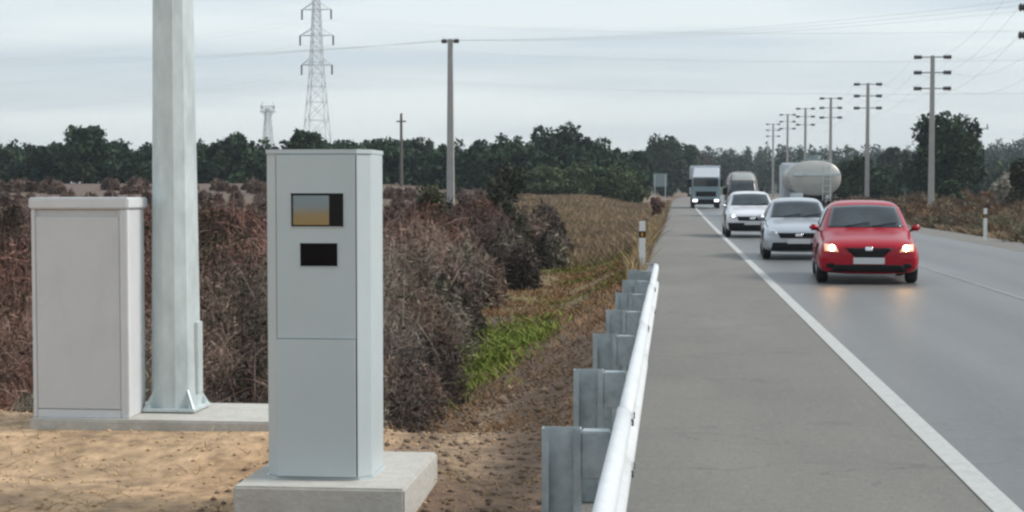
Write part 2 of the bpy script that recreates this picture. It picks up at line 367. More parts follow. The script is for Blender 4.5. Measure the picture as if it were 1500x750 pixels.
# front panel with openings, standing 12 mm proud
def zpix(py, Yd): return at(470, py, Yd).z-.10
w1 = (lat(427, Y0)-cx, lat(504, Y0)-cx, zpix(332, Y0), zpix(283, Y0))
w2 = (lat(440, Y0)-cx, lat(495, Y0)-cx, zpix(390, Y0), zpix(356, Y0))
def panel(name, x0, x1, z0, z1, holes):
    xs_ = sorted({x0, x1, *[h[0] for h in holes], *[h[1] for h in holes]}); zs_ = sorted({z0, z1, *[h[2] for h in holes], *[h[3] for h in holes]})
    b = B(); vv = {}
    def vert(i, j):
        if (i, j) not in vv: vv[i, j] = b.bm.verts.new((xs_[i], -.014, zs_[j]))
        return vv[i, j]
    for i in range(len(xs_)-1):
        for j in range(len(zs_)-1):
            mx_, mz_ = (xs_[i]+xs_[i+1])/2, (zs_[j]+zs_[j+1])/2
            if any(h[0] < mx_ < h[1] and h[2] < mz_ < h[3] for h in holes): continue
            b.bm.faces.new((vert(i, j), vert(i+1, j), vert(i+1, j+1), vert(i, j+1)))
    return b.done(name, m_pale, sc, solid=.012, off=-1)
seam = zpix(496, Y0)
panel('upper_panel', -pw+.006, pw-.006, seam+.002, H-.02, [w1, w2])
panel('lower_door', -pw+.006, pw-.006, .02, seam-.002, [])
for (a0, a1, z0, z1) in (w1, w2):
    b = B(); t = .004
    for bx in ((a0-t, a0, z0-t, z1+t), (a1, a1+t, z0-t, z1+t), (a0, a1, z1, z1+t), (a0, a1, z0-t, z0)):
        b.box(bx[0], bx[1], -.019, -.0145, bx[2], bx[3])
    b.done('window_frame', m_pale, sc)
# recessed panes
ws = w1[0]+(w1[1]-w1[0])*.72
for w_ in (w1, w2):
    b = B(); b.box(w_[0]+.001, w_[1]-.001, -.0035, -.0008, w_[2]+.001, w_[3]-.001); b.done('window_recess', m_black, sc)
b = B(); b.box(w1[0]+.010, ws, -.0095, -.0065, w1[2]+.009, w1[3]-.012)
pn = b.done('window_pane', m_window, sc); pn.rotation_euler = (R(-.36), 0, 0)
pn.location = (0, math.tan(R(-.55))*0-.0, 0)
zc = (w1[2]+w1[3])/2; pn.location.y = -zc*math.sin(R(.36)); pn['label'] = 'mirror-like pane of the upper window'
b = B(); b.box(ws+.001, w1[1]-.002, -.012, -.0045, w1[2]+.002, w1[3]-.002); b.done('sensor_cover', m_black, sc)
b = B(); b.box(w2[0]+.002, w2[1]-.002, -.008, -.0045, w2[2]+.002, w2[3]-.002); b.done('window_pane', M('dark_pane', (.002, .002, .003), .3, spec=.12), sc)
for s_ in (-1, 1):
    b = B(); xa, xb = sorted((s_*(pw-.006), s_*(pw-.0005))); b.box(xa, xb, -.004, -.0005, .02, H-.02); b.done('gap_strip', m_rubber, sc)  # black strips put in as the dark gap between front panel and chamfer
for z_ in (.08, seam-.07):
    for s_ in (-1, 1):
        b = B(); b.tube((s_*(pw-.025), -.014, z_), (s_*(pw-.025), -.019, z_), .007, n=8); b.done('screw', m_galv, sc)
b = B(); b.tube((pw-.03, -.014, .62), (pw-.03, -.02, .62), .011, n=10); b.done('lock', m_galv, sc)

# ---------------- cabinet on long slab ----------------
YB = 10.18
b = B(); b.box(lat(38, YB-.06), lat(470, YB), YB-.06, 11.0, -.2, .10, .012)
tag(b.done('concrete_base', m_conc), 'long low concrete plinth under the cabinet and steel column', 'concrete base')
cx0, cx1 = lat(45, YB), lat(186, YB); ztop = at(100, 289, YB).z-.10
cb = thing('electrical_cabinet', ((cx0+cx1)/2, YB, .10), 'plain light grey electrical cabinet with flat lid beside the steel column', 'cabinet')
hw = (cx1-cx0)/2; dd = .36
b = B(); b.box(-hw+.012, hw-.006, .018, dd-.01, .0, ztop-.08, .006); b.done('body', m_cab, cb)
b = B(); b.box(-hw+.03, hw-.057, .0, .0175, .06, ztop-.13, .004); b.done('door', m_cab, cb)
b = B(); b.box(hw-.055, hw, -.004, .05, 0, ztop-.08, .005); b.box(-hw, -hw+.028, -.004, .05, 0, ztop-.08, .005)
b.box(-hw+.03, hw-.057, -.002, .017, 0, .055, .003); b.done('corner_trim', m_cabtrim, cb)
b = B(); b.box(-hw-.012, hw+.012, -.02, dd+.015, ztop-.078, ztop, .01); b.done('lid', m_cabtrim, cb)
b = B(); b.tube((-hw+.07, .004, ztop*.52), (-hw+.07, -.006, ztop*.52), .012, n=10); b.done('lock', m_cabtrim, cb)

# ---------------- galvanised column ----------------
YC = 10.62
pc = lat(256, YC)
gc = thing('steel_column', (pc, YC, .10), 'tall tapering galvanised steel column bolted to the concrete plinth', 'column')
def octo(r, a=22.5): return [(r*math.cos(R(a+45*i)), r*math.sin(R(a+45*i))) for i in range(8)]
def poly(r, n=12): return [(r*math.cos(2*math.pi*(i+.5)/n), r*math.sin(2*math.pi*(i+.5)/n)) for i in range(n)]
r0 = (lat(289, YC)-lat(219, YC))/2; 
b = B(); b.prism(poly(r0), .02, 9.2, poly(r0*.38)); b.done('shaft', m_galv, gc, bevel=.004)
b = B(); b.prism([(-.185, -.185), (.185, -.185), (.185, .185), (-.185, .185)], 0.008, .032); b.done('base_plate', m_galv, gc, bevel=.004)
b = B(); b.box(-.13, .13, -.13, .13, -.002, .008); b.done('grout', m_bolt, gc)
for a in (-.15, .15):
    for c in (-.15, .15):
        b = B(); b.tube((a, c, .03), (a, c, .075), .014, n=6); b.tube((a, c, .032), (a, c, .05), .024, n=6); b.done('anchor_bolt', m_galv, gc)
b = B(); b.box(r0-.03, r0+.002, -.06, .06, .12, .62, .006); b.done('inspection_hatch', m_galv, gc)
b = B()
for k in range(4): b.prism([(s*math.cos(R(45+90*k))-t*math.sin(R(45+90*k)), s*math.sin(R(45+90*k))+t*math.cos(R(45+90*k))) for s, t in ((r0-.02, -.005), (r0+.08, -.005), (r0+.08, .005), (r0-.02, .005))], .032, .16,
    [(s*math.cos(R(45+90*k))-t*math.sin(R(45+90*k)), s*math.sin(R(45+90*k))+t*math.cos(R(45+90*k))) for s, t in ((r0-.03, -.005), (r0-.005, -.005), (r0-.005, .005), (r0-.03, .005))])
b.done('gusset', m_galv, gc)

# ---------------- delineators ----------------
def delineator(x, y, z0, label, h=1.05):
    t = thing('delineator_post', (x, y, z0), label, 'delineator', 'roadside delineator posts')
    p = [(-.06, 0), (.06, 0), (.035, .07), (0, .09), (-.035, .07)]
    b = B(); b.prism(p, -.2, h-.30); b.done('post', m_white, t, bevel=.004)
    b = B(); b.prism(p, h-.30, h-.18); b.done('black_band', m_black, t)
    b = B(); b.prism(p, h-.18, h, [(x_*.9, y_*.9) for x_, y_ in p]); hd = b.done('head', m_white, t, bevel=.004)
    b = B(); b.box(-.02, .02, -.006, -.001, h-.275, h-.205); b.done('reflector', m_orange, t)
delineator(lat(941, 29), 29, -.1, 'white delineator post with black band beyond the end of the guardrail', 1.13)
delineator(lat(1444, 50.6), 50.6, -.02, 'white delineator post on the right verge in front of dry brush', 1.02)

# ---------------- vehicles ----------------
def body_mesh(name, st, mat, parent, wheels, wr, hwid):
    bm = bmesh.new(); rings = []
    for l_, pts_ in st:
        ring = [bm.verts.new((w, l_, z)) for w, z in pts_]
        ring += [bm.verts.new((-w, l_, z)) for w, z in pts_[-2:0:-1]]
        rings.append(ring)
    n = len(rings[0])
    for a, c in zip(rings, rings[1:]):
        for i in range(n): bm.faces.new((a[i], a[(i+1) % n], c[(i+1) % n], c[i]))
    bm.faces.new(rings[0][::-1]); bm.faces.new(rings[-1])
    bmesh.ops.recalc_face_normals(bm, faces=bm.faces)
    me = bpy.data.meshes.new(name); bm.to_mesh(me); bm.free(); me.materials.append(mat); me.materials.append(m_black)
    o = bpy.data.objects.new(name, me); C.objects.link(o)
    q = o.modifiers.new('s', 'SUBSURF'); q.levels = 3; q.render_levels = 3
    cut = B()
    for (s, wl) in [(s, wl) for s in (-1, 1) for wl in wheels]:
        cut.tube((s*(hwid-.22), wl, wr+.01), (s*(hwid+.3), wl, wr+.01), wr+.055, n=32)
    co = cut.done('cutter', m_black)
    q = o.modifiers.new('b', 'BOOLEAN'); q.object = co; q.operation = 'DIFFERENCE'; q.solver = 'EXACT'; q.material_mode = 'TRANSFER'
    dg = bpy.context.evaluated_depsgraph_get(); ev = o.evaluated_get(dg); me2 = bpy.data.meshes.new_from_object(ev)
    bpy.data.objects.remove(co); bpy.data.objects.remove(o)
    me2.polygons.foreach_set('use_smooth', [True]*len(me2.polygons))
    me2.name = name
    o = bpy.data.objects.new(name, me2); link(o, parent)
    bb = bmesh.new(); bb.from_mesh(me2); tree = BVHTree.FromBMesh(bb); bb.free()
    return o, tree
def conform(tree, q4, name, mat, parent, axis='f', n=10, m=6, off=.006, th=.012, back=4.4, bow=0):
    # q4: corners (a,z) as bottom-left, bottom-right, top-right, top-left; laid on the body from the front / rear / side
    b = B()
    def f(u, v):
        a0 = q4[0][0]+(q4[1][0]-q4[0][0])*u; z0 = q4[0][1]+(q4[1][1]-q4[0][1])*u
        a1 = q4[3][0]+(q4[2][0]-q4[3][0])*u; z1 = q4[3][1]+(q4[2][1]-q4[3][1])*u
        a = a0+(a1-a0)*v; z = z0+(z1-z0)*v+bow*math.sin(u*math.pi)*(v-.0)
        if axis == 'f': o, d = Vector((a, -2, z)), Vector((0, 1, 0))
        elif axis == 'r': o, d = Vector((a, 9, z)), Vector((0, -1, 0))
        elif axis == 'L': o, d = Vector((-3, a, z)), Vector((1, 0, 0))
        else: o, d = Vector((3, a, z)), Vector((-1, 0, 0))
        h = tree.ray_cast(o, d)
        p = h[0] if h[0] is not None else tree.find_nearest(o+d*2.5)[0]
        return p-d*off
    b.grid(f, n, m)
    return b.done(name, mat, parent, smooth=True, solid=th, off=0)
def wheel(parent, x, y, r, wd=.2, name='wheel', rim=None):
    w = empty(name, parent, (x, y, r)); s = 1 if x > 0 else -1
    b = B(); h = wd/2
    b.lathe_x([(-h+.02, r*.62), (-h, r*.7), (-h+.005, r*.9), (-h+.03, r*.985), (-h*.3, r), (h*.3, r), (h-.03, r*.985), (h-.005, r*.9), (h, r*.7), (h-.02, r*.62)], (0, 0, 0))
    b.done('tyre', m_rubber, w, smooth=True)
    b = B(); b.lathe_x([(0, r*.64), (s*h*.9, r*.645), (s*h*.95, r*.60), (s*h*.55, r*.55), (s*h*.5, .05), (s*h*.8, .04)], (0, 0, 0))
    for k in range(5):
        a = 2*math.pi*k/5; b.tube((s*h*.75, 0, 0), (s*h*.8, r*.6*math.cos(a), r*.6*math.sin(a)), .04, .025, n=5)
    b.done('rim', rim or m_rim, w)
def make_car(label, x, y, paint, sc_=(1, 1, 1), style='hatch', lit='on', rz=0, lower=None):
    t = thing('car', (x, y, .001), label, 'car', 'oncoming cars', rz)
    sw, sll, sz = sc_
    dz = {'hatch': 0, 'suv': .09, 'city': .03}[style]
    base = [
     (0.00, [(0,.64),(.32,.64),(.52,.63),(.65,.59),(.70,.46),(.68,.31),(.58,.22),(0,.22)]),
     (0.06, [(0,.71),(.36,.71),(.60,.695),(.75,.64),(.80,.47),(.79,.29),(.66,.19),(0,.19)]),
     (0.22, [(0,.785),(.39,.785),(.66,.77),(.81,.70),(.85,.50),(.845,.27),(.72,.17),(0,.17)]),
     (0.60, [(0,.86),(.41,.855),(.66,.825),(.80,.72),(.855,.52),(.85,.26),(.74,.17),(0,.17)]),
     (1.02, [(0,.935),(.44,.925),(.69,.885),(.82,.79),(.87,.54),(.86,.26),(.75,.17),(0,.17)]),
     (1.16, [(0,.985),(.44,.965),(.69,.915),(.82,.82),(.87,.54),(.86,.26),(.75,.17),(0,.17)]),
     (1.72, [(0,1.385),(.43,1.38),(.615,1.33),(.81,.89),(.875,.56),(.86,.26),(.75,.17),(0,.17)]),
     (1.95, [(0,1.43),(.45,1.42),(.64,1.36),(.81,.90),(.875,.56),(.86,.26),(.75,.17),(0,.17)]),
     (2.45, [(0,1.455),(.46,1.445),(.65,1.375),(.81,.915),(.875,.57),(.86,.26),(.75,.17),(0,.17)]),
     (3.15, [(0,1.435),(.42,1.42),(.59,1.34),(.805,.93),(.87,.57),(.86,.26),(.75,.18),(0,.18)]),
     (3.62, [(0,1.35),(.40,1.335),(.56,1.26),(.79,.94),(.855,.57),(.84,.27),(.74,.20),(0,.20)]),
     (3.90, [(0,1.00),(.42,.99),(.60,.97),(.755,.88),(.80,.57),(.79,.32),(.70,.23),(0,.23)]),
     (4.00, [(0,.78),(.40,.78),(.55,.77),(.68,.71),(.72,.54),(.71,.36),(.62,.27),(0,.27)])]
    st = [(l_*sll, [(w*sw, (z+(dz*min(1, z/.7)))*sz) for w, z in p]) for l_, p in base]
    wr = .31+dz*.4; wh = (.78*sll, 3.28*sll)
    body, tr = body_mesh('body', st, paint, t, wh, wr, .875*sw)
    def Z(z): return (z+dz*min(1, z/.7))*sz
    def q(pts): return [(w*sw, Z(z)) for w, z in pts]
    conform(tr, q([(-.645, .965), (.66, .965), (.55, 1.33), (-.55, 1.33)]), 'windscreen', m_screen, t, n=18, m=10, bow=.03)
    for a, c in ((-.3, .02), (.08, .42)):
        pass
    lo = lower or m_black
    if style == 'hatch':
        conform(tr, q([(-.20, .46), (.20, .46), (.40, .635), (-.40, .635)]), 'grille', m_black, t, off=.008)
        b_ = conform(tr, q([(-.06, .585), (.06, .585), (.06, .655), (-.06, .655)]), 'emblem', m_chrome, t, off=.016, n=6, m=4)
        conform(tr, q([(-.64, .225), (.64, .225), (.56, .345), (-.56, .345)]), 'lower_intake', m_black, t, n=16, off=.007)
        for s in (-1, 1): conform(tr, q([(s*.56, .27), (s*.70, .30), (s*.70, .37), (s*.57, .37)]), 'fog_lamp', m_black, t, n=5, m=4)
    else:
        conform(tr, q([(-.44, .50), (.44, .50), (.50, .62), (-.50, .62)]), 'grille', m_black, t, off=.008, n=14)
        conform(tr, q([(-.08, .535), (.08, .535), (.08, .60), (-.08, .60)]), 'emblem', m_chrome, t, off=.016, n=6, m=4)
        conform(tr, q([(-.66, .22), (.66, .22), (.62, .40), (-.62, .40)]), 'lower_intake', m_black, t, n=20, off=.008)
    if style == 'suv': conform(tr, q([(-.74, .21), (.74, .21), (.78, .44), (-.78, .44)]), 'bumper_cladding', m_black, t, n=24, m=8, off=.012)
    pz = .415 if style == 'hatch' else .43
    b = B(); b.box(-.26, .26, -.022, -.012, Z(pz)-.055, Z(pz)+.055, .004); pl = b.done('number_plate', m_plate, t)
    for s in (-1, 1):
        conform(tr, q([(s*.50, .565), (s*.73, .58), (s*.735, .70), (s*.56, .68)]), 'headlight', m_lens_lit if lit == 'on' else m_lamp, t, n=8, m=6, off=.007)
        hit = tr.ray_cast(Vector((s*.61*sw, -2, Z(.63))), Vector((0, 1, 0)))[0]
        p = hit+Vector((0, -.02, 0)); r_ = .05
        b = B(); b.tube((p.x, p.y+.03, p.z), (p.x, p.y-.004, p.z), r_, r_*.85, n=14); b.done('lamp', {'on': m_lampon, 'dim': m_lampdim, 'off': m_lamp}[lit], t)
        # side glass, mirrors
        ax = 'R' if s > 0 else 'L'
        conform(tr, [(1.55*sll, Z(.945)), (2.32*sll, Z(.96)), (2.32*sll, Z(1.31)), (1.88*sll, Z(1.30))], 'side_window', m_screen, t, axis=ax, n=8)
        conform(tr, [(2.40*sll, Z(.96)), (3.20*sll, Z(.98)), (3.12*sll, Z(1.30)), (2.40*sll, Z(1.31))], 'side_window', m_screen, t, axis=ax, n=8)
        conform(tr, [(3.28*sll, Z(1.0)), (3.50*sll, Z(1.03)), (3.36*sll, Z(1.27)), (3.2*sll, Z(1.29))], 'quarter_window', m_screen, t, axis=ax, n=5)
        xa, xb = sorted((s*.80*sw, s*.80*sw+s*.16)); b = B(); b.box(xa, xb, 1.36*sll, 1.45*sll, Z(.90), Z(.90)+.11, .03); mi = b.done('side_mirror', paint, t, smooth=True)
        b = B(); b.tube((s*.78*sw, 1.42*sll, Z(.90)), (s*.86*sw, 1.41*sll, Z(.93)), .022, n=6); b.done('mirror_arm', m_black, mi)
        conform(tr, [(2.34*sll, Z(.3)), (2.35*sll, Z(.3)), (2.36*sll, Z(.9)), (2.35*sll, Z(.9))], 'door_gap', m_black, t, axis=ax, n=1, m=6, off=.001, th=.003)
        conform(tr, q([(s*.52, .72), (s*.76, .70), (s*.74, .88), (s*.60, .90)]), 'tail_light', m_tail, t, axis='r', n=5)
        for wy in wh: wheel(t, s*(.875*sw-.125), wy, wr)
    conform(tr, q([(-.50, 1.03), (.50, 1.03), (.44, 1.27), (-.44, 1.27)]), 'rear_window', m_screen, t, axis='r', n=10)
    b = B()
    for k, s in ((-.35, 1), (.12, 1)):
        h0 = tr.ray_cast(Vector((k*sw, -2, Z(.965))), Vector((0, 1, 0)))[0]; h1 = tr.ray_cast(Vector((k*sw+.42, -2, Z(1.03))), Vector((0, 1, 0)))[0]
        b.tube(h0+Vector((0, -.02, .02)), h1+Vector((0, -.02, .02)), .009, n=5)
    b.done('wiper', m_black, t)
    b = B(); b.tube((0, 3.3*sll, Z(1.40)), (0, 3.55*sll, Z(1.40)+.16), .006, .003, n=5); b.done('aerial', m_black, t)
    return t
red = make_car('bright red hatchback with lit headlights leading the oncoming traffic', lat(1275, 27), 27.1, m_red, (1.01, .98, .985), rz=R(-3.6))
make_car('silver grey compact car partly hidden behind the red hatchback', lat(1172, 36), 36.2, m_silver, (.95, .95, .96), 'city', 'off', rz=R(-2))
make_car('white sport utility car with dark lower bumper, third of the oncoming cars', lat(1103, 52), 52.2, m_whitep, (1.02, 1.06, 1.0), 'suv', 'dim')

# van
def truck_front(t, mat_lo, mat_up, w, zt, zw0, zw1, lamps, r=.09):
    pass
vx = lat(1090, 90)
t = thing('van', (vx, 90, 0), 'dark maroon van with grey high roof front behind the white car', 'van')
st = [(0, [(0,.75),(.4,.75),(.6,.73),(.72,.68),(.78,.55),(.77,.40),(.7,.28),(0,.28)]),
      (.1, [(0,.95),(.5,.95),(.72,.93),(.85,.85),(.90,.6),(.90,.38),(.8,.25),(0,.25)]),
      (.65, [(0,1.22),(.5,1.21),(.78,1.17),(.9,1.05),(.95,.7),(.95,.38),(.85,.25),(0,.25)]),
      (.8, [(0,1.3),(.5,1.29),(.8,1.25),(.92,1.1),(.96,.7),(.95,.38),(.85,.25),(0,.25)]),
      (1.35, [(0,2.1),(.5,2.08),(.76,2.02),(.92,1.2),(.97,.75),(.96,.38),(.85,.25),(0,.25)]),
      (1.7, [(0,2.52),(.5,2.5),(.76,2.38),(.93,1.3),(.98,.8),(.96,.38),(.85,.25),(0,.25)]),
      (2.2, [(0,2.62),(.5,2.6),(.78,2.45),(.94,1.4),(.98,.8),(.96,.38),(.85,.25),(0,.25)]),
      (5.2, [(0,2.6),(.5,2.58),(.78,2.45),(.94,1.4),(.98,.8),(.96,.38),(.85,.3),(0,.3)]),
      (5.4, [(0,2.5),(.5,2.48),(.74,2.38),(.9,1.4),(.93,.8),(.92,.42),(.8,.35),(0,.35)])]
body, tr = body_mesh('body', st, M('maroon_paint', (.085, .035, .035), .4, coat=.4), t, (.95, 4.3), .34, .98)
conform(tr, [(-.8, 1.30), (.8, 1.30), (.68, 2.0), (-.68, 2.0)], 'windscreen', m_screen, t, n=14, m=8)
conform(tr, [(-.74, 2.06), (.74, 2.06), (.66, 2.5), (-.66, 2.5)], 'roof_panel', M('roof_grey', (.34, .36, .34), .5), t, n=14, m=8)
conform(tr, [(-.45, .62), (.45, .62), (.5, .85), (-.5, .85)], 'grille', m_black, t, n=10, off=.02)
conform(tr, [(-.8, .30), (.8, .30), (.82, .92), (-.82, .92)], 'bumper', m_maroon, t, n=12)
for s in (-1, 1):
    conform(tr, [(s*.58, .72), (s*.8, .75), (s*.78, .98), (s*.62, .9)], 'headlight', m_lamp, t, n=5)
    conform(tr, [(1.25, 1.3), (2.3, 1.3), (2.3, 1.95), (1.55, 1.9)], 'side_window', m_screen, t, axis='R' if s > 0 else 'L')
    b = B(); b.box(s*.95, s*1.13, 1.1, 1.2, 1.28, 1.62, .03); b.done('side_mirror', m_black, t)
    for wy in (.95, 4.3): wheel(t, s*.84, wy, .34)

# lorry
lx = lat(1034, 126)
t = thing('lorry', (lx, 126, 0), 'blue grey lorry with tall white top, farthest of the oncoming vehicles', 'lorry')
b = B(); b.box(-1.12, 1.12, 0, 2.0, .55, 2.45, .12, 3); b.done('cab', m_truckblue, t, smooth=False)
b = B(); b.prism([(-1.05, .15), (1.05, .15), (1.12, 2.3), (-1.12, 2.3)], 2.45, 3.25, [(-.95, .75), (.95, .75), (1.12, 2.2), (-1.12, 2.2)], .05); b.done('roof_deflector', m_truckw, t)
b = B(); b.box(-1.2, 1.2, 2.5, 9.5, 1.1, 3.45, .03); b.done('cargo_box', m_truckw, t)
b = B(); b.box(-.98, .98, -.025, -.004, 1.75, 2.35, .008); b.done('windscreen', m_screen, t)
b = B(); b.box(-.8, .8, -.02, -.003, .95, 1.35, .006); b.done('grille', m_black, t)
b = B(); b.box(-1.15, 1.15, -.12, .5, .32, .72, .05); b.done('bumper', m_black, t)
for s in (-1, 1):
    b = B(); b.box(s*.68, s*1.02, -.145, -.122, .55, .72, .008); b.done('headlight', m_lampdim, t)
    b = B(); b.box(s*1.15, s*1.35, .15, .27, 1.7, 2.3, .03); b.done('side_mirror', m_black, t)
    for wy in (.9, 7.0, 8.2): wheel(t, s*.98, wy, .48, .28, rim=m_rim)
b = B(); b.box(-.45, .45, .6, 9.3, .7, 1.0); b.done('chassis', m_black, t)
b = B(); b.box(-.9, .9, -.3, .1, 2.46, 2.49, .01); b.done('sun_visor', m_truckblue, t)

# tanker, driving away
tx = lat(1193, 77)
t = thing('tanker_lorry', (tx, 77, 0), 'cream tanker lorry seen from behind driving away in the right lane', 'lorry')
b = B(); n = 40
def ell(y, sx, sz, zc=2.1): return [b.bm.verts.new((sx*math.copysign(abs(math.cos(2*math.pi*i/n))**.8, math.cos(2*math.pi*i/n)), y, zc+sz*math.copysign(abs(math.sin(2*math.pi*i/n))**.9, math.sin(2*math.pi*i/n)))) for i in range(n)]
rg = [ell(y, a, c) for y, a, c in ((-.18, .3, .2), (-.12, .9, .55), (0, 1.2, .80), (.06, 1.27, .86), (.12, 1.24, .84), (1.9, 1.24, .84), (2.0, 1.27, .86), (2.1, 1.24, .84), (4.6, 1.24, .84), (4.8, 1.1, .7), (4.9, .3, .2))]
for a, c in zip(rg, rg[1:]):
    for i in range(n): b.bm.faces.new((a[i], a[(i+1) % n], c[(i+1) % n], c[i]))
b.bm.faces.new(rg[0]); b.bm.faces.new(rg[-1])
b.done('tank', m_tank, t, smooth=True)
b = B(); b.box(-.3, .35, .4, 4.4, 2.95, 3.05, .02); b.tube((.1, .9, 3.0), (.1, .9, 3.22), .27, n=16); b.tube((.1, 2.8, 3.0), (.1, 2.8, 3.22), .27, n=16); b.done('walkway', m_sign, t)
b = B(); b.box(-1.0, 1.2, -.24, -.14, 2.22, 2.36, .02); b.done('rear_rail', m_galv, t)
b = B()
for s in (-.18, .18): b.tube((.55+s, -.3, 1.0), (.55+s, -.2, 3.05), .02, n=5)
for k in range(7): b.tube((.37, -.3+.014*k, 1.15+.3*k), (.73, -.3+.014*k, 1.15+.3*k), .015, n=5)
b.done('ladder', m_galv, t)
for yy in (.5, 1.3, 3.2, 4.1):
    b = B(); b.bm.verts.ensure_lookup_table(); n = 40
    q1 = ell(yy, 1.255, .855); q2 = ell(yy+.08, 1.255, .855)
    for i in range(n): b.bm.faces.new((q1[i], q1[(i+1) % n], q2[(i+1) % n], q2[i]))
    b.done('tank_band', m_galv, t, solid=.01)
b = B(); b.box(-1.15, -.55, -.28, .2, 1.0, 1.4, .03); b.done('valve_box', m_galv, t)
b = B(); b.box(-.26, .26, -.33, -.302, .74, .86, .004); b.done('number_plate', m_plate, t)
b = B(); b.box(-.5, .5, 0, 7, .8, 1.25); b.done('chassis', m_black, t)
b = B(); b.box(-1.2, 1.2, -.3, -.18, .5, .72, .02); b.done('bumper', m_sign, t)
for s in (-1, 1):
    b = B(); b.box(s*.8, s*1.15, -.32, -.3, .54, .68, .004); b.done('tail_light', m_tail, t)
    b = B(); b.box(s*.72, s*1.24, .3, 3.6, 1.08, 1.14, .01); b.done('mudguard', m_black, t)
    for wy in (.8, 2.0, 6.4): wheel(t, s*.98, wy, .5, .3)
b = B(); b.box(-1.2, 1.2, 5.2, 7.2, .9, 2.95, .1, 3); b.done('cab', m_truckw, t)

# ---------------- road sign seen from behind ----------------
sx = lat(967, 150)
t = thing('road_sign', (sx, 150, float(gh(sx, 150))), 'grey back of a distant road sign on the left verge', 'road sign')
b = B(); b.box(-.65, .65, 0, .03, 1.95, 3.2, .02); b.done('panel', m_sign, t)
for s in (-.5, .5): b = B(); b.box(s-.04, s+.04, -.08, 0, -.2, 3.1); b.done('leg', m_galv, t)

# ---------------- power poles ----------------
def cpole(x, y, ztop, levels, label, span=1.3, r=.22, ins=.55, group='concrete poles of the power line along the road', thin=False, mat=m_pole):
    z0 = float(gh(x, y)); h = ztop-z0
    t = thing('power_pole', (x, y, z0), label, 'power pole', group)
    b = B(); b.prism([(-r, -r*.7), (r, -r*.7), (r, r*.7), (-r, r*.7)], -.4, h, [(-r*.62, -r*.45), (r*.62, -r*.45), (r*.62, r*.45), (-r*.62, r*.45)]); b.done('shaft', mat, t, bevel=.03)
    ends = []
    for k, dz in enumerate(levels):
        zz = h-dz
        b = B(); b.box(-span, span, -.06, .06, zz-.05, zz+.05); b.done('crossarm', m_steel, t)
        for s in (-1, 1):
            b = B(); b.tube((s*span, 0, zz), (s*(span-ins), 0, zz+.0), .13, .10, n=8)
            for q_ in range(4): b.tube((s*(span-.06-q_*ins/4), -.0, zz), (s*(span-.12-q_*ins/4), 0, zz), .19, .12, n=10)
            b.done('insulator', m_insul, t)
            ends.append(Vector((x+s*span, y, z0+zz)))
    return ends
PL = [(lat(1537, 66), 66, at(1537, 275, 66).z+8.55, 'nearest concrete power pole, just past the right picture edge with insulators showing'),
      (lat(1364, 115), 115, 11.08, 'concrete power pole with three crossarms in front of the big dark tree'),
      (lat(1270, 151), 151, 11.5, 'concrete power pole rising in front of the low rounded dark tree'),
      (lat(1216, 187), 187, 12.2, 'power pole second to the left of the one by the rounded dark tree, above the tanker'),
      (lat(1179, 223), 223, 12.8, 'distant power pole above the left half of the tanker lorry'),
      (lat(1153, 259), 259, 13.6, 'distant power pole just left of the tanker lorry'),
      (lat(1132, 297), 297, 13.6, 'farthest and leftmost power pole of the roadside line')]
PL[3] = PL[3][:3]+('power pole above the right half of the tanker lorry',)
allends = [cpole(*p[:2], p[2], (.12, 1.22, 2.35), p[3]) for p in PL]
def wire(name, pts, label, cat, group, sag=1.2, r=.0045):
    b = B()
    for p, q in zip(pts, pts[1:]):
        last = None
        for i in range(13):
            u = i/12; c = p.lerp(q, u); c.z -= sag*4*u*(1-u)
            if last is not None: b.tube(last, c, r, n=4)
            last = c
    return tag(b.done(name, m_wire), label, cat, group)
lv = ['top', 'middle', 'bottom']
for i in range(6):
    side = 'left' if i % 2 == 0 else 'right'
    pts = [allends[0][i]+Vector((-2.2, -50, .3))]+[e[i] for e in allends]
    wire('power_cable', pts, f'overhead cable on the {side} end of the {lv[i//2]} crossarms along the road', 'cable', 'cables of the roadside power line')
# distribution pole behind the brush
px_ = lat(660, 110); zt = at(660, 57, 110).z
e1 = cpole(px_, 110, zt, (.15,), 'tall pale concrete pole with small crossarm standing behind the brush', .62, .28, .35, None)
for i, dx in enumerate((-.55, 0, .55)):
    wire('power_cable', [Vector((px_-80, 118, zt+1.2+dx)), Vector((px_+dx, 110, zt-.1)), Vector((px_+60, 70, zt+1.6+dx))], f'{("left","middle","right")[i]} overhead cable meeting the top of the tall pale concrete pole', 'cable', 'cables of the pale pole', 1.6)
qx = lat(588, 160)
t = thing('wooden_pole', (qx, 160, 0), 'thin dark wooden pole standing against the tree line', 'pole')
zt = at(588, 166, 160).z
b = B(); b.tube((0, 0, -.3), (0, 0, zt), .2, .13, n=8); b.done('shaft', m_darkpole, t)
b = B(); b.box(-.5, .5, -.05, .05, zt-.9, zt-.75); b.done('crossarm', m_darkpole, t)
# two-legged far pole on the right
qx = lat(1430, 300); zt = at(1430, 180, 300).z
t = thing('power_pole', (qx, 300, 0), 'faint far power pole with wide crossarm right of the big dark tree', 'power pole')
b = B(); b.tube((0, 0, 0), (0, 0, zt), .22, .16, n=8); b.done('shaft', m_pole, t)
b = B(); b.box(-2.1, 2.1, -.1, .1, zt-1.2, zt-.95); b.done('crossarm', m_steel, t)
for s in (-1.9, 0, 1.9): b = B(); b.tube((s, 0, zt-.95), (s, 0, zt-.2), .14, .1, n=6); b.done('insulator', m_insul, t)

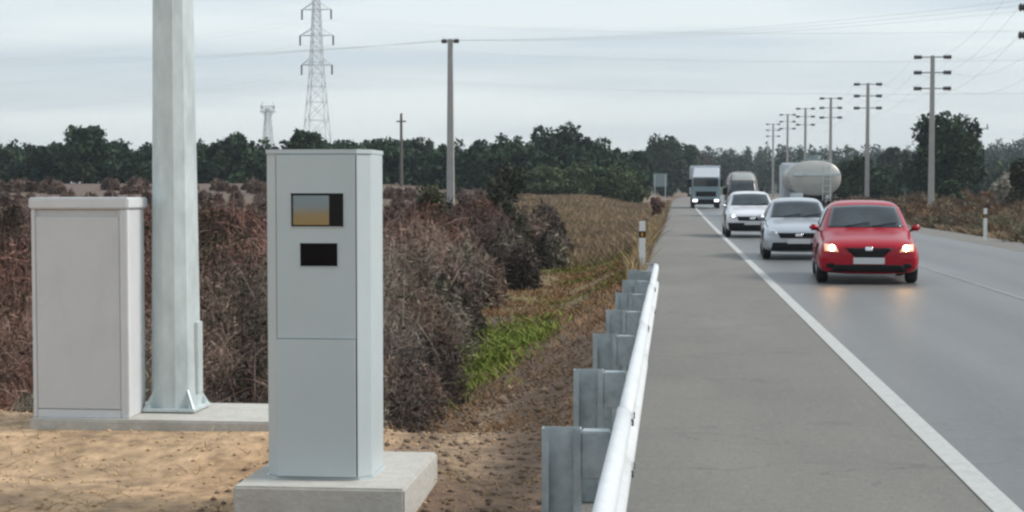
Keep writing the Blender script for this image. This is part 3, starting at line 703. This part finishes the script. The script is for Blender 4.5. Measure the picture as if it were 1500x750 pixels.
# lattice pylons
def bar(b, p, q, r=.09): b.tube(p, q, r, n=4)
def pylon(px, Y, ytop, wbase, arms, label, head=False):
    x = lat(px, Y); H_ = at(px, ytop, Y).z
    t = thing('lattice_pylon', (x, Y, 0), label, 'pylon')
    def hw_(z): return wbase/2*(1-.62*min(1, z/(H_*.62))) if z < H_*.62 else wbase/2*.38*(1-.55*(z-H_*.62)/(H_*.38))
    rr = max(.05, Y*.00018)
    b = B(); zs_ = [0]; 
    while zs_[-1] < H_: zs_.append(zs_[-1]+max(1.3, hw_(zs_[-1])*2*.95))
    zs_ = [z*H_/zs_[-1] for z in zs_]
    for a, c in zip(zs_, zs_[1:]):
        A = [Vector((sx_*hw_(a), sy_*hw_(a), a)) for sx_, sy_ in ((-1, -1), (1, -1), (1, 1), (-1, 1))]
        D_ = [Vector((sx_*hw_(c), sy_*hw_(c), c)) for sx_, sy_ in ((-1, -1), (1, -1), (1, 1), (-1, 1))]
        for i in range(4):
            bar(b, A[i], D_[i], rr*1.4); bar(b, A[i], D_[(i+1) % 4], rr*.8); bar(b, A[(i+1) % 4], D_[i], rr*.8); bar(b, D_[i], D_[(i+1) % 4], rr*.7)
    b.done('tower', m_steel, t)
    ends = []
    for (py, wp) in arms:
        z = at(px, py, Y).z; ha = wp/2/F*Y
        b = B()
        for s in (-1, 1):
            tip = Vector((s*ha, 0, z))
            for sy_ in (-1, 1):
                bar(b, Vector((s*hw_(z), sy_*hw_(z), z)), tip, rr); bar(b, Vector((s*hw_(z+1.4), sy_*hw_(z+1.4), z+1.4)), tip, rr)
            bar(b, Vector((-hw_(z), 0, z)), Vector((hw_(z), 0, z)), rr)
            for u in (.3, .6): bar(b, Vector((s*(hw_(z)+(ha-hw_(z))*u), 0, z)), Vector((s*(hw_(z)+(ha-hw_(z))*u), 0, z+1.4*(1-u))), rr*.8)
        b.done('crossarm', m_steel, t)
        for s in (-1, 1):
            b = B(); b.tube((s*ha, 0, z), (s*ha, 0, z-1.9), .16, n=6); b.done('insulator', m_insul, t); ends.append(Vector((x+s*ha, Y, z-1.9)))
    if head:
        b = B(); z = H_
        for s in (-1, 1):
            bar(b, (s*.3, 0, z-2.6), (s*1.7, 0, z+.4), rr*1.6); bar(b, (s*.0, 0, z-.9), (s*1.7, 0, z+.4), rr*1.2); bar(b, (s*1.7, 0, z+.4), (s*1.2, 0, z+1.5), rr*1.4); bar(b, (s*.3, 0, z-2.6), (s*1.7, 0, z-.9), rr)
            bar(b, (s*1.7, 0, z-.9), (s*1.7, 0, z+.4), rr)
        bar(b, (-2, 0, z-.9), (2, 0, z-.9), rr*1.6); bar(b, (-1.9, 0, z+.4), (1.9, 0, z+.4), rr*1.6)
        b.done('head', m_steel, t)
    return ends
en = pylon(465, 300, -12, 6.2, ((14, 44), (52, 50), (95, 46)), 'tall lattice electricity pylon rising above the speed camera and out of frame')
for i, e in enumerate(en):
    wire('power_cable', [e+Vector((-260, 60, 4)), e, e+Vector((330, -60, 7))], f'high voltage cable on the {("left","right")[i%2]} end of the {("top","middle","bottom")[i//2]} pylon arm', 'cable', 'cables of the lattice pylon', 9, .007)
pylon(393, 380, 158, 5.5, (), 'small faint lattice pylon with forked head above the tree line', True)

# ---------------- vegetation ----------------
def leaves(centers, size, colr, jitter=.35, asp=(.35, .8)):            # one quad per centre, random turn
    n = len(centers); u = rng.normal(size=(n, 3)); u /= np.linalg.norm(u, axis=1)[:, None]
    w = rng.normal(size=(n, 3)); w -= (w*u).sum(1)[:, None]*u; w /= np.linalg.norm(w, axis=1)[:, None]
    s = (size*rng.uniform(.5, 1.4, n))[:, None]; q = s*rng.uniform(*asp, (n, 1))
    c = centers
    V = np.stack([c-u*s-w*q*.3, c+w*q-u*s*.1, c+u*s, c-w*q+u*s*.1], 1).reshape(-1, 3)
    Fc = np.arange(4*n).reshape(n, 4)
    K = np.repeat(colr*(1+rng.uniform(-jitter, jitter, (n, 1))), 4, axis=0)
    return V, Fc, K
def merge(parts):
    Vs, Fs, Ks = [], [], []; o = 0
    for v, f, k in parts: Vs.append(v); Fs.append(f+o); Ks.append(k); o += len(v)
    return np.concatenate(Vs), np.concatenate(Fs), np.concatenate(Ks)
def crown(w, h, zb, nl, nleaf, size, c1, c2, seed=0, flatb=.6, lobe=.34):
    # lobes of leaf clumps spread through the crown: returns leaf arrays (local coordinates)
    r_ = np.random.default_rng(seed); parts = []
    for i in range(nl):
        a = r_.uniform(0, 6.28); rad = math.sqrt(r_.uniform(0, 1))*.72; zz = r_.uniform(.12, .86)
        env = math.sqrt(max(.08, 1-((zz-.42)/.62)**2))
        c = np.array([w/2*rad*env*math.cos(a), w/2*rad*env*math.sin(a), zb+(h-zb)*zz])
        R_ = np.array([w*lobe*r_.uniform(.55, 1.05)*.62, w*lobe*r_.uniform(.55, 1.05)*.62, (h-zb)*lobe*r_.uniform(.45, .8)*.72])
        n = nleaf//nl; v = rng.normal(size=(n, 3)); v /= np.linalg.norm(v, axis=1)[:, None]
        rr = rng.uniform(0.25, 1.12, (n, 1))**.55
        P = c+v*R_*rr
        P = P+.25*size*rng.normal(size=P.shape)
        cc = np.array(c1)*(1-(q := r_.uniform(0, 1)))+np.array(c2)*q
        parts.append(leaves(P, size, np.tile(cc, (n, 1))))
    return merge(parts)
def limbs(w, h, zb, seed=0, tr=.14):
    r_ = random.Random(seed); b = B()
    x_ = 0; z_ = -.3; p = Vector((0, 0, -.3)); top = Vector((r_.uniform(-.1, .1)*w, r_.uniform(-.1, .1)*w, h*.72))
    seg = 5; last = p
    for i in range(1, seg+1):
        u = i/seg; c = p.lerp(top, u)+Vector((r_.uniform(-.03, .03)*w, r_.uniform(-.03, .03)*w, 0))
        b.tube(last, c, tr*(1-.8*(i-1)/seg), tr*(1-.8*i/seg), n=7); last = c
        if u > .3:
            for k in range(3):
                a = r_.uniform(0, 6.28); e = c+Vector((math.cos(a)*w*.33, math.sin(a)*w*.33, (h-zb)*r_.uniform(.08, .25)))
                b.tube(c, e, tr*.4*(1-.5*u), tr*.1, n=5)
    return b
def tree(name, x, y, w, h, label, c1, c2, nleaf=4200, size=.22, nl=26, zb=None, seed=0, cat='tree', group=None, tr=.16, lobe=.34):
    z0 = float(gh(x, y)); t = thing(name, (x, y, z0), label, cat, group)
    zb = h*.12 if zb is None else zb
    v, f, k = crown(w, h, zb, nl, nleaf, size, c1, c2, seed, lobe=lobe)
    npmesh('crown', v, f, m_leaf, k, t)
    limbs(w, h, zb, seed, tr).done('trunk', m_trunk, t, smooth=True)
    return t
PG, PG2 = (.010, .026, .016), (.038, .068, .030)
def T(name, px, Y, wpx, ytop, label, c1=PG, c2=PG2, **k):
    x = lat(px, Y); z0 = float(gh(x, Y)); h = at(px, ytop, Y).z-z0
    return tree(name, x, Y, wpx/F*Y, h, label, c1, c2, **k)
# trees one can tell apart
T('broadleaf_tree', 1384, 150, 118, 172, 'big dark spreading tree behind the concrete pole with three crossarms', nleaf=11000, size=.24, nl=40, seed=21, zb=.6, tr=.3, lobe=.40)
T('broadleaf_tree', 1257, 165, 74, 229, 'low rounded dark tree just right of the tanker lorry', nleaf=5000, size=.22, nl=22, seed=5, zb=.1, lobe=.42)
T('broadleaf_tree', 1306, 240, 56, 212, 'hazy blue green tree left of the big dark tree', (.03, .045, .035), (.05, .07, .05), nleaf=3500, size=.35, nl=18, seed=6)
T('bush', 1392, 125, 40, 264, 'dark round bush at the foot of the big dark tree', nleaf=2500, size=.16, nl=14, seed=8, zb=.05, cat='bush', lobe=.45)
T('broadleaf_tree', 975, 300, 66, 205, 'dense dark tree at the far end of the road on its left', nleaf=6000, size=.42, nl=26, seed=9, zb=.3, lobe=.42, tr=.3)
T('broadleaf_tree', 1008, 310, 40, 212, 'dark tree behind the blue grey lorry', nleaf=3500, size=.42, nl=18, seed=10, zb=.3, lobe=.42)
T('bare_tree', 1032, 330, 36, 214, 'thin brownish bare tree above the blue grey lorry', (.075, .06, .055), (.1, .085, .075), nleaf=1100, size=.3, nl=16, seed=11)
T('broadleaf_tree', 936, 215, 34, 222, 'small dark tree left of the road sign back', nleaf=3000, size=.3, nl=14, seed=12, zb=.1, lobe=.42)
T('pine_tree', 120, 165, 78, 184, 'tall domed pine standing highest above the tree line on the left', nleaf=5200, size=.26, nl=26, seed=13, lobe=.38)
T('pine_tree', 347, 170, 60, 194, 'dark pine between the steel column and the speed camera', nleaf=4200, size=.26, nl=22, seed=14, lobe=.38)
T('pine_tree', 448, 150, 62, 193, 'dark pine showing just above the speed camera', nleaf=4200, size=.25, nl=22, seed=15, lobe=.38)
T('pine_tree', 812, 185, 92, 184, 'highest domed pine near the right end of the left tree line', nleaf=5600, size=.28, nl=28, seed=16, lobe=.38)
T('pine_tree', 872, 190, 66, 200, 'pine at the right end of the left tree line', nleaf=4200, size=.28, nl=22, seed=17, lobe=.38)
T('bush', 738, 62, 84, 236, 'tall dark green bush rising above the purple brown brush', (.035, .04, .028), (.07, .07, .045), nleaf=6500, size=.075, nl=26, seed=18, zb=.1, cat='bush', tr=.06, lobe=.36)
T('bush', 632, 55, 60, 268, 'green rounded bush at the foot of the pale concrete pole', (.05, .06, .03), (.085, .085, .04), nleaf=4200, size=.07, nl=18, seed=19, zb=.0, cat='bush', tr=.05, lobe=.42)
for i, (px, w_, yt, Y_, lb) in enumerate(((800, 64, 244, 158, 'leftmost of the olive green bushes in front of the pines, beside the tall dark bush'), (846, 62, 238, 161, 'middle olive green bush in front of the pines'), (893, 54, 242, 163, 'right-hand olive green bush in front of the pines'), (924, 40, 250, 160, 'last olive green bush before the distant road sign'))):
    T('bush', px, Y_, w_, yt, lb, (.05, .075, .032), (.10, .13, .06), nleaf=4200, size=.17, nl=18, seed=30+i, zb=.0, cat='bush', tr=.06, lobe=.42, group='olive green bushes before the pines')
T('dry_bush', 1474, 108, 46, 254, 'pale straw coloured bush on the right verge near the picture edge', (.30, .27, .22), (.40, .37, .32), nleaf=2600, size=.12, nl=12, seed=40, zb=.0, cat='bush', tr=.04, lobe=.42)
T('bush', 1496, 104, 40, 232, 'dark green bush cut by the right picture edge', (.03, .035, .02), (.06, .06, .035), nleaf=2600, size=.14, nl=12, seed=41, zb=.0, cat='bush', tr=.05, lobe=.42)
T('bush', 963, 75, 24, 288, 'small reddish dry bush beside the shoulder in the distance', (.13, .07, .06), (.2, .13, .11), nleaf=1500, size=.07, nl=10, seed=42, zb=.0, cat='bush', tr=.03, lobe=.42)

# the wood on the left: reads as one mass
def prof_left(px):
    xp = [-260, -100, 0, 30, 60, 80, 160, 200, 240, 300, 330, 380, 430, 480, 520, 560, 620, 700, 760, 800, 860, 905, 925]
    yp = [205, 200, 212, 206, 214, 204, 204, 216, 208, 205, 200, 206, 206, 203, 204, 200, 202, 207, 200, 196, 203, 214, 232]
    return np.interp(px, xp, yp)
parts = []; i = 0
r_ = np.random.default_rng(5)
for row, (Ya, step) in enumerate(((205, 15), (185, 19), (172, 24))):
    for px in np.arange(-330, 925, step):
        px_j = px+r_.uniform(-6, 6); Yt = Ya+r_.uniform(-6, 6); x_ = lat(px_j, Yt); z0 = float(gh(x_, Yt))
        yt = prof_left(px_j)+r_.uniform(-3, 6)+row*r_.uniform(3, 16); h = at(px_j, yt, Yt).z-z0; w_ = r_.uniform(3.6, 5.8)
        q = r_.uniform(0, 1); c1 = np.array(PG)*(.8+.5*q); c2 = np.array(PG2)*(.7+.6*q)
        v, f, k = crown(w_, h, 0, 12, 1100, .3, c1, c2, i, lobe=.42); v = v+np.array([x_, Yt, z0]); parts.append((v, f, k)); i += 1
v, f, k = merge(parts)
o = npmesh('wood', v, f, m_leaf, k); tag(o, 'dark green pine wood closing the field on the left', 'wood', None, 'stuff')
# far wood: beyond the bend and on the right slope
parts = []
for row, (Ya, a, c_, step, yt0, dy) in enumerate(((430, 1035, 1240, 10, 228, 7), (480, 1180, 1560, 11, 222, 8), (560, 900, 1700, 9, 216, 6), (330, 1385, 1700, 16, 226, 9), (250, 1400, 1700, 24, 240, 8), (200, 1280, 1345, 12, 248, 6))):
    for px in np.arange(a, c_, step):
        px_j = px+r_.uniform(-5, 5); Yt = Ya+r_.uniform(-15, 15); x_ = lat(px_j, Yt); z0 = float(gh(x_, Yt))
        ytt = yt0-(14*float(sm(1400, 1520, px)) if row in (1, 2) else 0)+r_.uniform(-dy, dy); zt_ = at(px_j, ytt, Yt).z
        h = max(zt_-z0, 3.5); w_ = r_.uniform(5, 9)*(Ya/430)**.5
        v, f, k = crown(w_, h, 0, 9, 520, .5, np.array(PG)*1.3, np.array(PG2)*1.2, i, lobe=.42); parts.append((v+np.array([x_, Yt, z0]), f, k)); i += 1
# forested hill
hx = r_.uniform(60, 420, 900); hy = r_.uniform(430, 900, 900); hz = gh(hx, hy)
for x_, y_, z_ in zip(hx, hy, hz):
    v, f, k = crown(9, 8, 0, 4, 70, 1.0, np.array(PG)*1.5, np.array(PG2)*1.3, i); parts.append((v+np.array([x_, y_, z_]), f, k)); i += 1
v, f, k = merge(parts)
o = npmesh('far_wood', v, f, m_leaf, k); tag(o, 'hazy far wood and wooded hill beyond the bend of the road', 'wood', None, 'stuff')

# brush of twigs
def blades(base, tip, wd, colr):                    # curved two-segment blades
    n = len(base); dirn = tip-base; side = np.cross(dirn, rng.normal(size=(n, 3))); side /= np.linalg.norm(side, axis=1)[:, None]+1e-9
    wd = np.asarray(wd).reshape(-1, 1)*np.ones((n, 1)); mid = base+dirn*.55+np.array([0, 0, 1])*np.linalg.norm(dirn, axis=1)[:, None]*.08
    V = np.stack([base-side*wd*.5, base+side*wd*.5, mid+side*wd*.4, mid-side*wd*.4, tip+side*wd*.12, tip-side*wd*.12], 1).reshape(-1, 3)
    i0 = np.arange(n)*6; Fc = np.concatenate([np.stack([i0, i0+1, i0+2, i0+3], 1), np.stack([i0+3, i0+2, i0+4, i0+5], 1)])
    return V, Fc, np.repeat(colr, 6, axis=0)
def shrub(x, y, z, rx, h, n, c_, twig, leafn, leafs, lc):
    a = rng.uniform(0, 6.28, n); el = rng.uniform(.15, 1.0, n)**.6; rr = np.sqrt(rng.uniform(0, 1, n))
    b0 = np.stack([x+rx*.45*rr*np.cos(a), y+rx*.45*rr*np.sin(a), np.full(n, z)+h*rng.uniform(0, .35, n)], 1)
    a = a+rng.normal(0, .5, n)
    tp = np.stack([x+rx*np.cos(a)*np.sqrt(np.clip(1-(el*.95)**2, 0, 1))*rng.uniform(.6, 1.2, n), y+rx*np.sin(a)*np.sqrt(np.clip(1-(el*.95)**2, 0, 1))*rng.uniform(.6, 1.2, n), z+h*el*rng.uniform(.7, 1.05, n)], 1)
    K = np.array(c_)*(1+rng.uniform(-.45, .55, (n, 1))); out = [blades(b0, tp, twig, K)]
    # side twigs
    for _ in range(3):
        u = rng.uniform(.3, 1, (n, 1)); s0 = b0+(tp-b0)*u; s1 = s0+rng.normal(0, .14*h, (n, 3))+np.array([0, 0, .03*h]); out.append(blades(s0, s1, twig*.6, K*1.05))
    if leafn:
        v = rng.normal(size=(leafn, 3)); v /= np.linalg.norm(v, axis=1)[:, None]; v[:, 2] = np.abs(v[:, 2])
        P = np.array([x, y, z])+v*np.array([rx*.95, rx*.95, h*.95])*(rng.uniform(.1, 1, (leafn, 1))**.5)
        out.append(leaves(P, leafs*2.2, np.tile(np.array(lc), (leafn, 1)), .55, (.09, .32)))
    return out
parts = []; cols = [(.165, .105, .082), (.12, .095, .088), (.30, .215, .175), (.06, .048, .043), (.19, .14, .13), (.27, .235, .20)]
lcs = [(.105, .072, .056), (.06, .05, .045), (.17, .125, .10), (.034, .036, .022), (.105, .075, .07), (.14, .125, .095)]
def edge(Y): return -.5-float(np.interp(Y, [11.4, 12.5, 14.5, 18, 24, 30, 43, 70], [1.9, 1.75, 1.95, 2.1, 2.9, 3.0, 2.3, 3.4]))
for Yc, nrow, hmin, hmax in ((11.9, 34, .45, .8), (12.7, 34, .7, 1.1), (13.8, 34, .9, 1.4), (15.2, 32, 1.1, 1.7), (17, 30, 1.3, 2.0), (19.5, 30, 1.4, 2.0), (22.5, 28, 1.4, 2.1), (26, 28, 1.5, 2.2), (31, 28, 1.5, 2.2), (37, 28, 1.5, 2.3), (45, 30, 1.4, 2.2), (55, 32, 1.5, 2.1), (64, 44, 1.4, 1.9), (75, 50, 1.0, 1.6), (88, 60, .8, 1.4), (105, 70, .8, 1.3), (130, 80, .8, 1.2)):
    xmin = lat(-60, Yc)
    xe = edge(Yc) if Yc < 60 else edge(60)-1.5*(Yc-60)/10 if Yc < 90 else lat(770, Yc)
    for j in range(nrow):
        u = (j+rng.uniform(0, .9))/nrow
        x_ = xe+(xmin-xe)*u; y_ = Yc*(1+rng.uniform(-.045, .045))
        if Yc < 12.4 and x_ < -2.6 and y_ < 11.5: y_ += .5
        h = rng.uniform(hmin, hmax)*(1 if u > .05 else .62); ci = rng.integers(0, 6); n1_ = float(nse(x_, y_, .35, 2))
        ci = (ci if abs(n1_) < .3 else (2 if ci % 2 else 5) if n1_ > 0 else (3 if ci % 2 else 0)); h *= rng.uniform(.72, 1.12); ci = ci if x_ < -5.2 or rng.uniform() < .5 else int(rng.choice([1, 5, 2, 5, 2, 3]))
        rx = max(.45*h, .55*(xe-xmin)/nrow)*rng.uniform(.85, 1.3)
        lod = max(1, Yc/14)
        tint = np.array([1.12, .86, .82]) if x_ < -5.2 else np.array([1.1, 1.08, 1.06]); cc = np.array(cols[ci])*tint; ll = np.array(lcs[ci])*tint
        if Yc > 60: cc = np.array([.19, .135, .11])*rng.uniform(.7, 1.2); ll = cc*.85
        parts += shrub(x_, y_, float(gh(x_, y_))-.05, rx, h, int(170/lod**.6), cc, .006*lod, int(2600/lod**.55), .016*lod, ll)
v, f, k = merge(parts)
o = npmesh('brush', v, f, m_twig, k); tag(o, 'dense purple brown leafless brush filling the ditch and field on the left', 'brush', None, 'stuff')
# right verge brush
parts = []
rc = [(.19, .115, .065), (.16, .11, .08), (.22, .165, .11), (.13, .09, .065), (.15, .135, .09)]
for q in range(330):
    Yc = rng.uniform(42, 150)**1.0; e = 10.75+rng.uniform(0, 1)**1.4*16
    if Yc < 60 and e < 11.1: e += .4
    x_ = e+float(bend(Yc)); h = rng.uniform(.45, .95)*(1+.05*(e-10.7)); c_ = rc[rng.integers(0, 5)]; lod = Yc/14
    parts += shrub(x_, Yc, float(gh(x_, Yc))-.03, rng.uniform(.6, 1.3), min(h, 1.5), 90, c_, .006*lod, 200, .014*lod, np.array(c_)*.8)
v, f, k = merge(parts)
o = npmesh('brush', v, f, m_twig, k); tag(o, 'low russet and tan dry brush along the right verge', 'brush', None, 'stuff')
# grass: green clump patch, dry verge, sparse straw
def grass(n, fx, fy, hmin, hmax, wd, cfun, lean=.8, keep=None):
    x_ = fx(n); y_ = fy(n)
    if keep is not None: m = keep(x_, y_); x_, y_ = x_[m], y_[m]
    n = len(x_); z_ = gh(x_+0, y_)-.01; h = rng.uniform(hmin, hmax, n)
    b0 = np.stack([x_, y_, z_], 1); tp = b0+np.stack([rng.normal(0, lean, n)*h, rng.normal(0, lean, n)*h, h], 1)
    return blades(b0, tp, wd*np.maximum(1, y_/13), cfun(x_, y_, n))
def patch_keep(x_, y_): return rng.uniform(0, 1, len(x_)) < np.exp(-(((-.5-x_-2.0)/.5)**2+((y_-22)/3.2)**2))*1.1*(.55+.6*nse(x_, y_, 2.5, 1))
g1 = grass(90000, lambda n: rng.uniform(-4.4, -.9, n), lambda n: rng.uniform(15, 36, n), .05, .14, .012, lambda x_, y_, n: np.array([.15, .19, .035])*(1+rng.uniform(-.4, .5, (n, 1))), keep=patch_keep)
o = npmesh('grass', *g1[:2], m_leaf, g1[2]); tag(o, 'bright green grass patch in the ditch beside the guardrail', 'grass', None, 'stuff')
def vkeep(x_, y_): 
    d = -.5-x_; return (rng.uniform(0, 1, len(x_)) < (.35+.6*nse(x_, y_, 1.4, 3))*sm(.0, .25, d)*sm(3.9, 2.4, d)*(.12+.88*sm(13, 26, y_))+.05)
def vcol(x_, y_, n):
    w_ = np.clip(nse(x_, y_, 1.1, 5)*1.2*sm(16, 26, y_)+.3*sm(24, 34, y_), 0, 1)[:, None]
    return (np.array([.23, .13, .065])*(1-w_)+np.array([.12, .125, .028])*w_)*(1+rng.uniform(-.45, .45, (n, 1)))
g2 = grass(120000, lambda n: rng.uniform(-4.5, -.6, n), lambda n: 11+rng.uniform(0, 1, n)**1.6*70, .02, .10, .008, vcol, keep=vkeep)
def strawkeep(x_, y_): return rng.uniform(0, 1, len(x_)) < .25+.5*nse(x_, y_, 3, 2)
g3 = grass(9000, lambda n: rng.uniform(-5.2, -.75, n), lambda n: rng.uniform(6.2, 11.2, n), .015, .07, .005, lambda x_, y_, n: np.array([.36, .25, .12])*(1+rng.uniform(-.4, .4, (n, 1))), lean=1.2, keep=strawkeep)
g4 = grass(16000, lambda n: 10.6+rng.uniform(0, 1, n)**1.5*6, lambda n: rng.uniform(36, 110, n), .08, .3, .012, lambda x_, y_, n: np.array([.22, .16, .1])*(1+rng.uniform(-.45, .4, (n, 1))))
g5 = grass(9000, lambda n: rng.uniform(-.8, -.56, n), lambda n: rng.uniform(28, 110, n), .1, .5, .012, lambda x_, y_, n: np.array([.3, .22, .12])*(1+rng.uniform(-.45, .4, (n, 1))), lean=.25)
def fcol(x_, y_, n):
    w_ = np.clip(nse(x_, y_, .45, 1)*1.1, 0, 1)[:, None]; v_ = np.clip(nse(x_, y_, .8, 4)*1.1-.1, 0, 1)[:, None]
    c_ = np.array([.27, .19, .12])*(1-w_)+np.array([.15, .11, .075])*w_
    return (c_*(1-v_)+np.array([.12, .12, .045])*v_)*(1+rng.uniform(-.35, .35, (n, 1)))
g6 = grass(90000, lambda n: -3.2-rng.uniform(0, 1, n)**1.4*18+2.7, lambda n: rng.uniform(46, 168, n), .12, .5, .007, fcol, lean=.5)
v, f, k = merge([g2, g3, g4, g5, g6])
def clear(v, f, k):
    return v, f, k
o = npmesh('dry_grass', v, f, m_leaf, k); tag(o, 'thin yellow brown dry grass on the verges and sandy ground', 'grass', None, 'stuff')
# pebbles and clods
def pebbles(n, x0, x1, y0, y1, smin, smax, c_):
    x_ = rng.uniform(x0, x1, n); y_ = rng.uniform(y0, y1, n); z_ = gh(x_, y_); s = smin+(smax-smin)*rng.uniform(0, 1, n)**7
    octa = np.array([(1, 0, 0), (0, 1, 0), (-1, 0, 0), (0, -1, 0), (0, 0, .7), (0, 0, -.6)]); fc = np.array([(0, 1, 4), (1, 2, 4), (2, 3, 4), (3, 0, 4), (1, 0, 5), (2, 1, 5), (3, 2, 5), (0, 3, 5)])
    P = octa[None]*s[:, None, None]*rng.uniform(.6, 1.3, (n, 6, 1)); an = rng.uniform(0, 6.28, n); ca, sa = np.cos(an)[:, None], np.sin(an)[:, None]
    P = np.stack([P[..., 0]*ca-P[..., 1]*sa, P[..., 0]*sa+P[..., 1]*ca, P[..., 2]], -1)+np.stack([x_, y_, z_+s*.2], -1)[:, None]
    return P.reshape(-1, 3), (fc[None]+6*np.arange(n)[:, None, None]).reshape(-1, 3), np.repeat(np.array(c_)*(1+rng.uniform(-.4, .5, (n, 1))), 6, axis=0)
v, f, k = merge([pebbles(9000, -5.4, -1.2, 6, 11.6, .002, .02, (.45, .30, .17)), pebbles(14000, -2.6, -.62, 7, 20, .003, .03, (.17, .115, .075)), pebbles(160, -2.6, -.8, 11, 16, .03, .08, (.22, .15, .1)), pebbles(7000, -.62, -.5, 4, 60, .004, .02, (.22, .18, .14)), pebbles(6000, 10.3, 11.2, 20, 90, .006, .04, (.25, .21, .17))])
o = npmesh('pebbles', v, f, m_stone, k); tag(o, 'loose pebbles and clods scattered on sandy ground', 'pebbles', None, 'stuff')

# ---------------- air ----------------
hz_ = M('haze_air', (1, 1, 1)); n = hz_.node_tree.nodes; n.remove(n['Principled BSDF'])
pv = n.new('ShaderNodeVolumePrincipled'); pv.inputs['Color'].default_value = (.80, .87, .95, 1); pv.inputs['Density'].default_value = .00028; pv.inputs['Anisotropy'].default_value = .2
hz_.node_tree.links.new(pv.outputs[0], n['Material Output'].inputs['Volume'])
b = B(); b.box(-1600, 1600, -720, 3100, -2, 75)
HZ = tag(b.done('haze', hz_), 'thin grey haze in the air', 'haze', None, 'stuff')
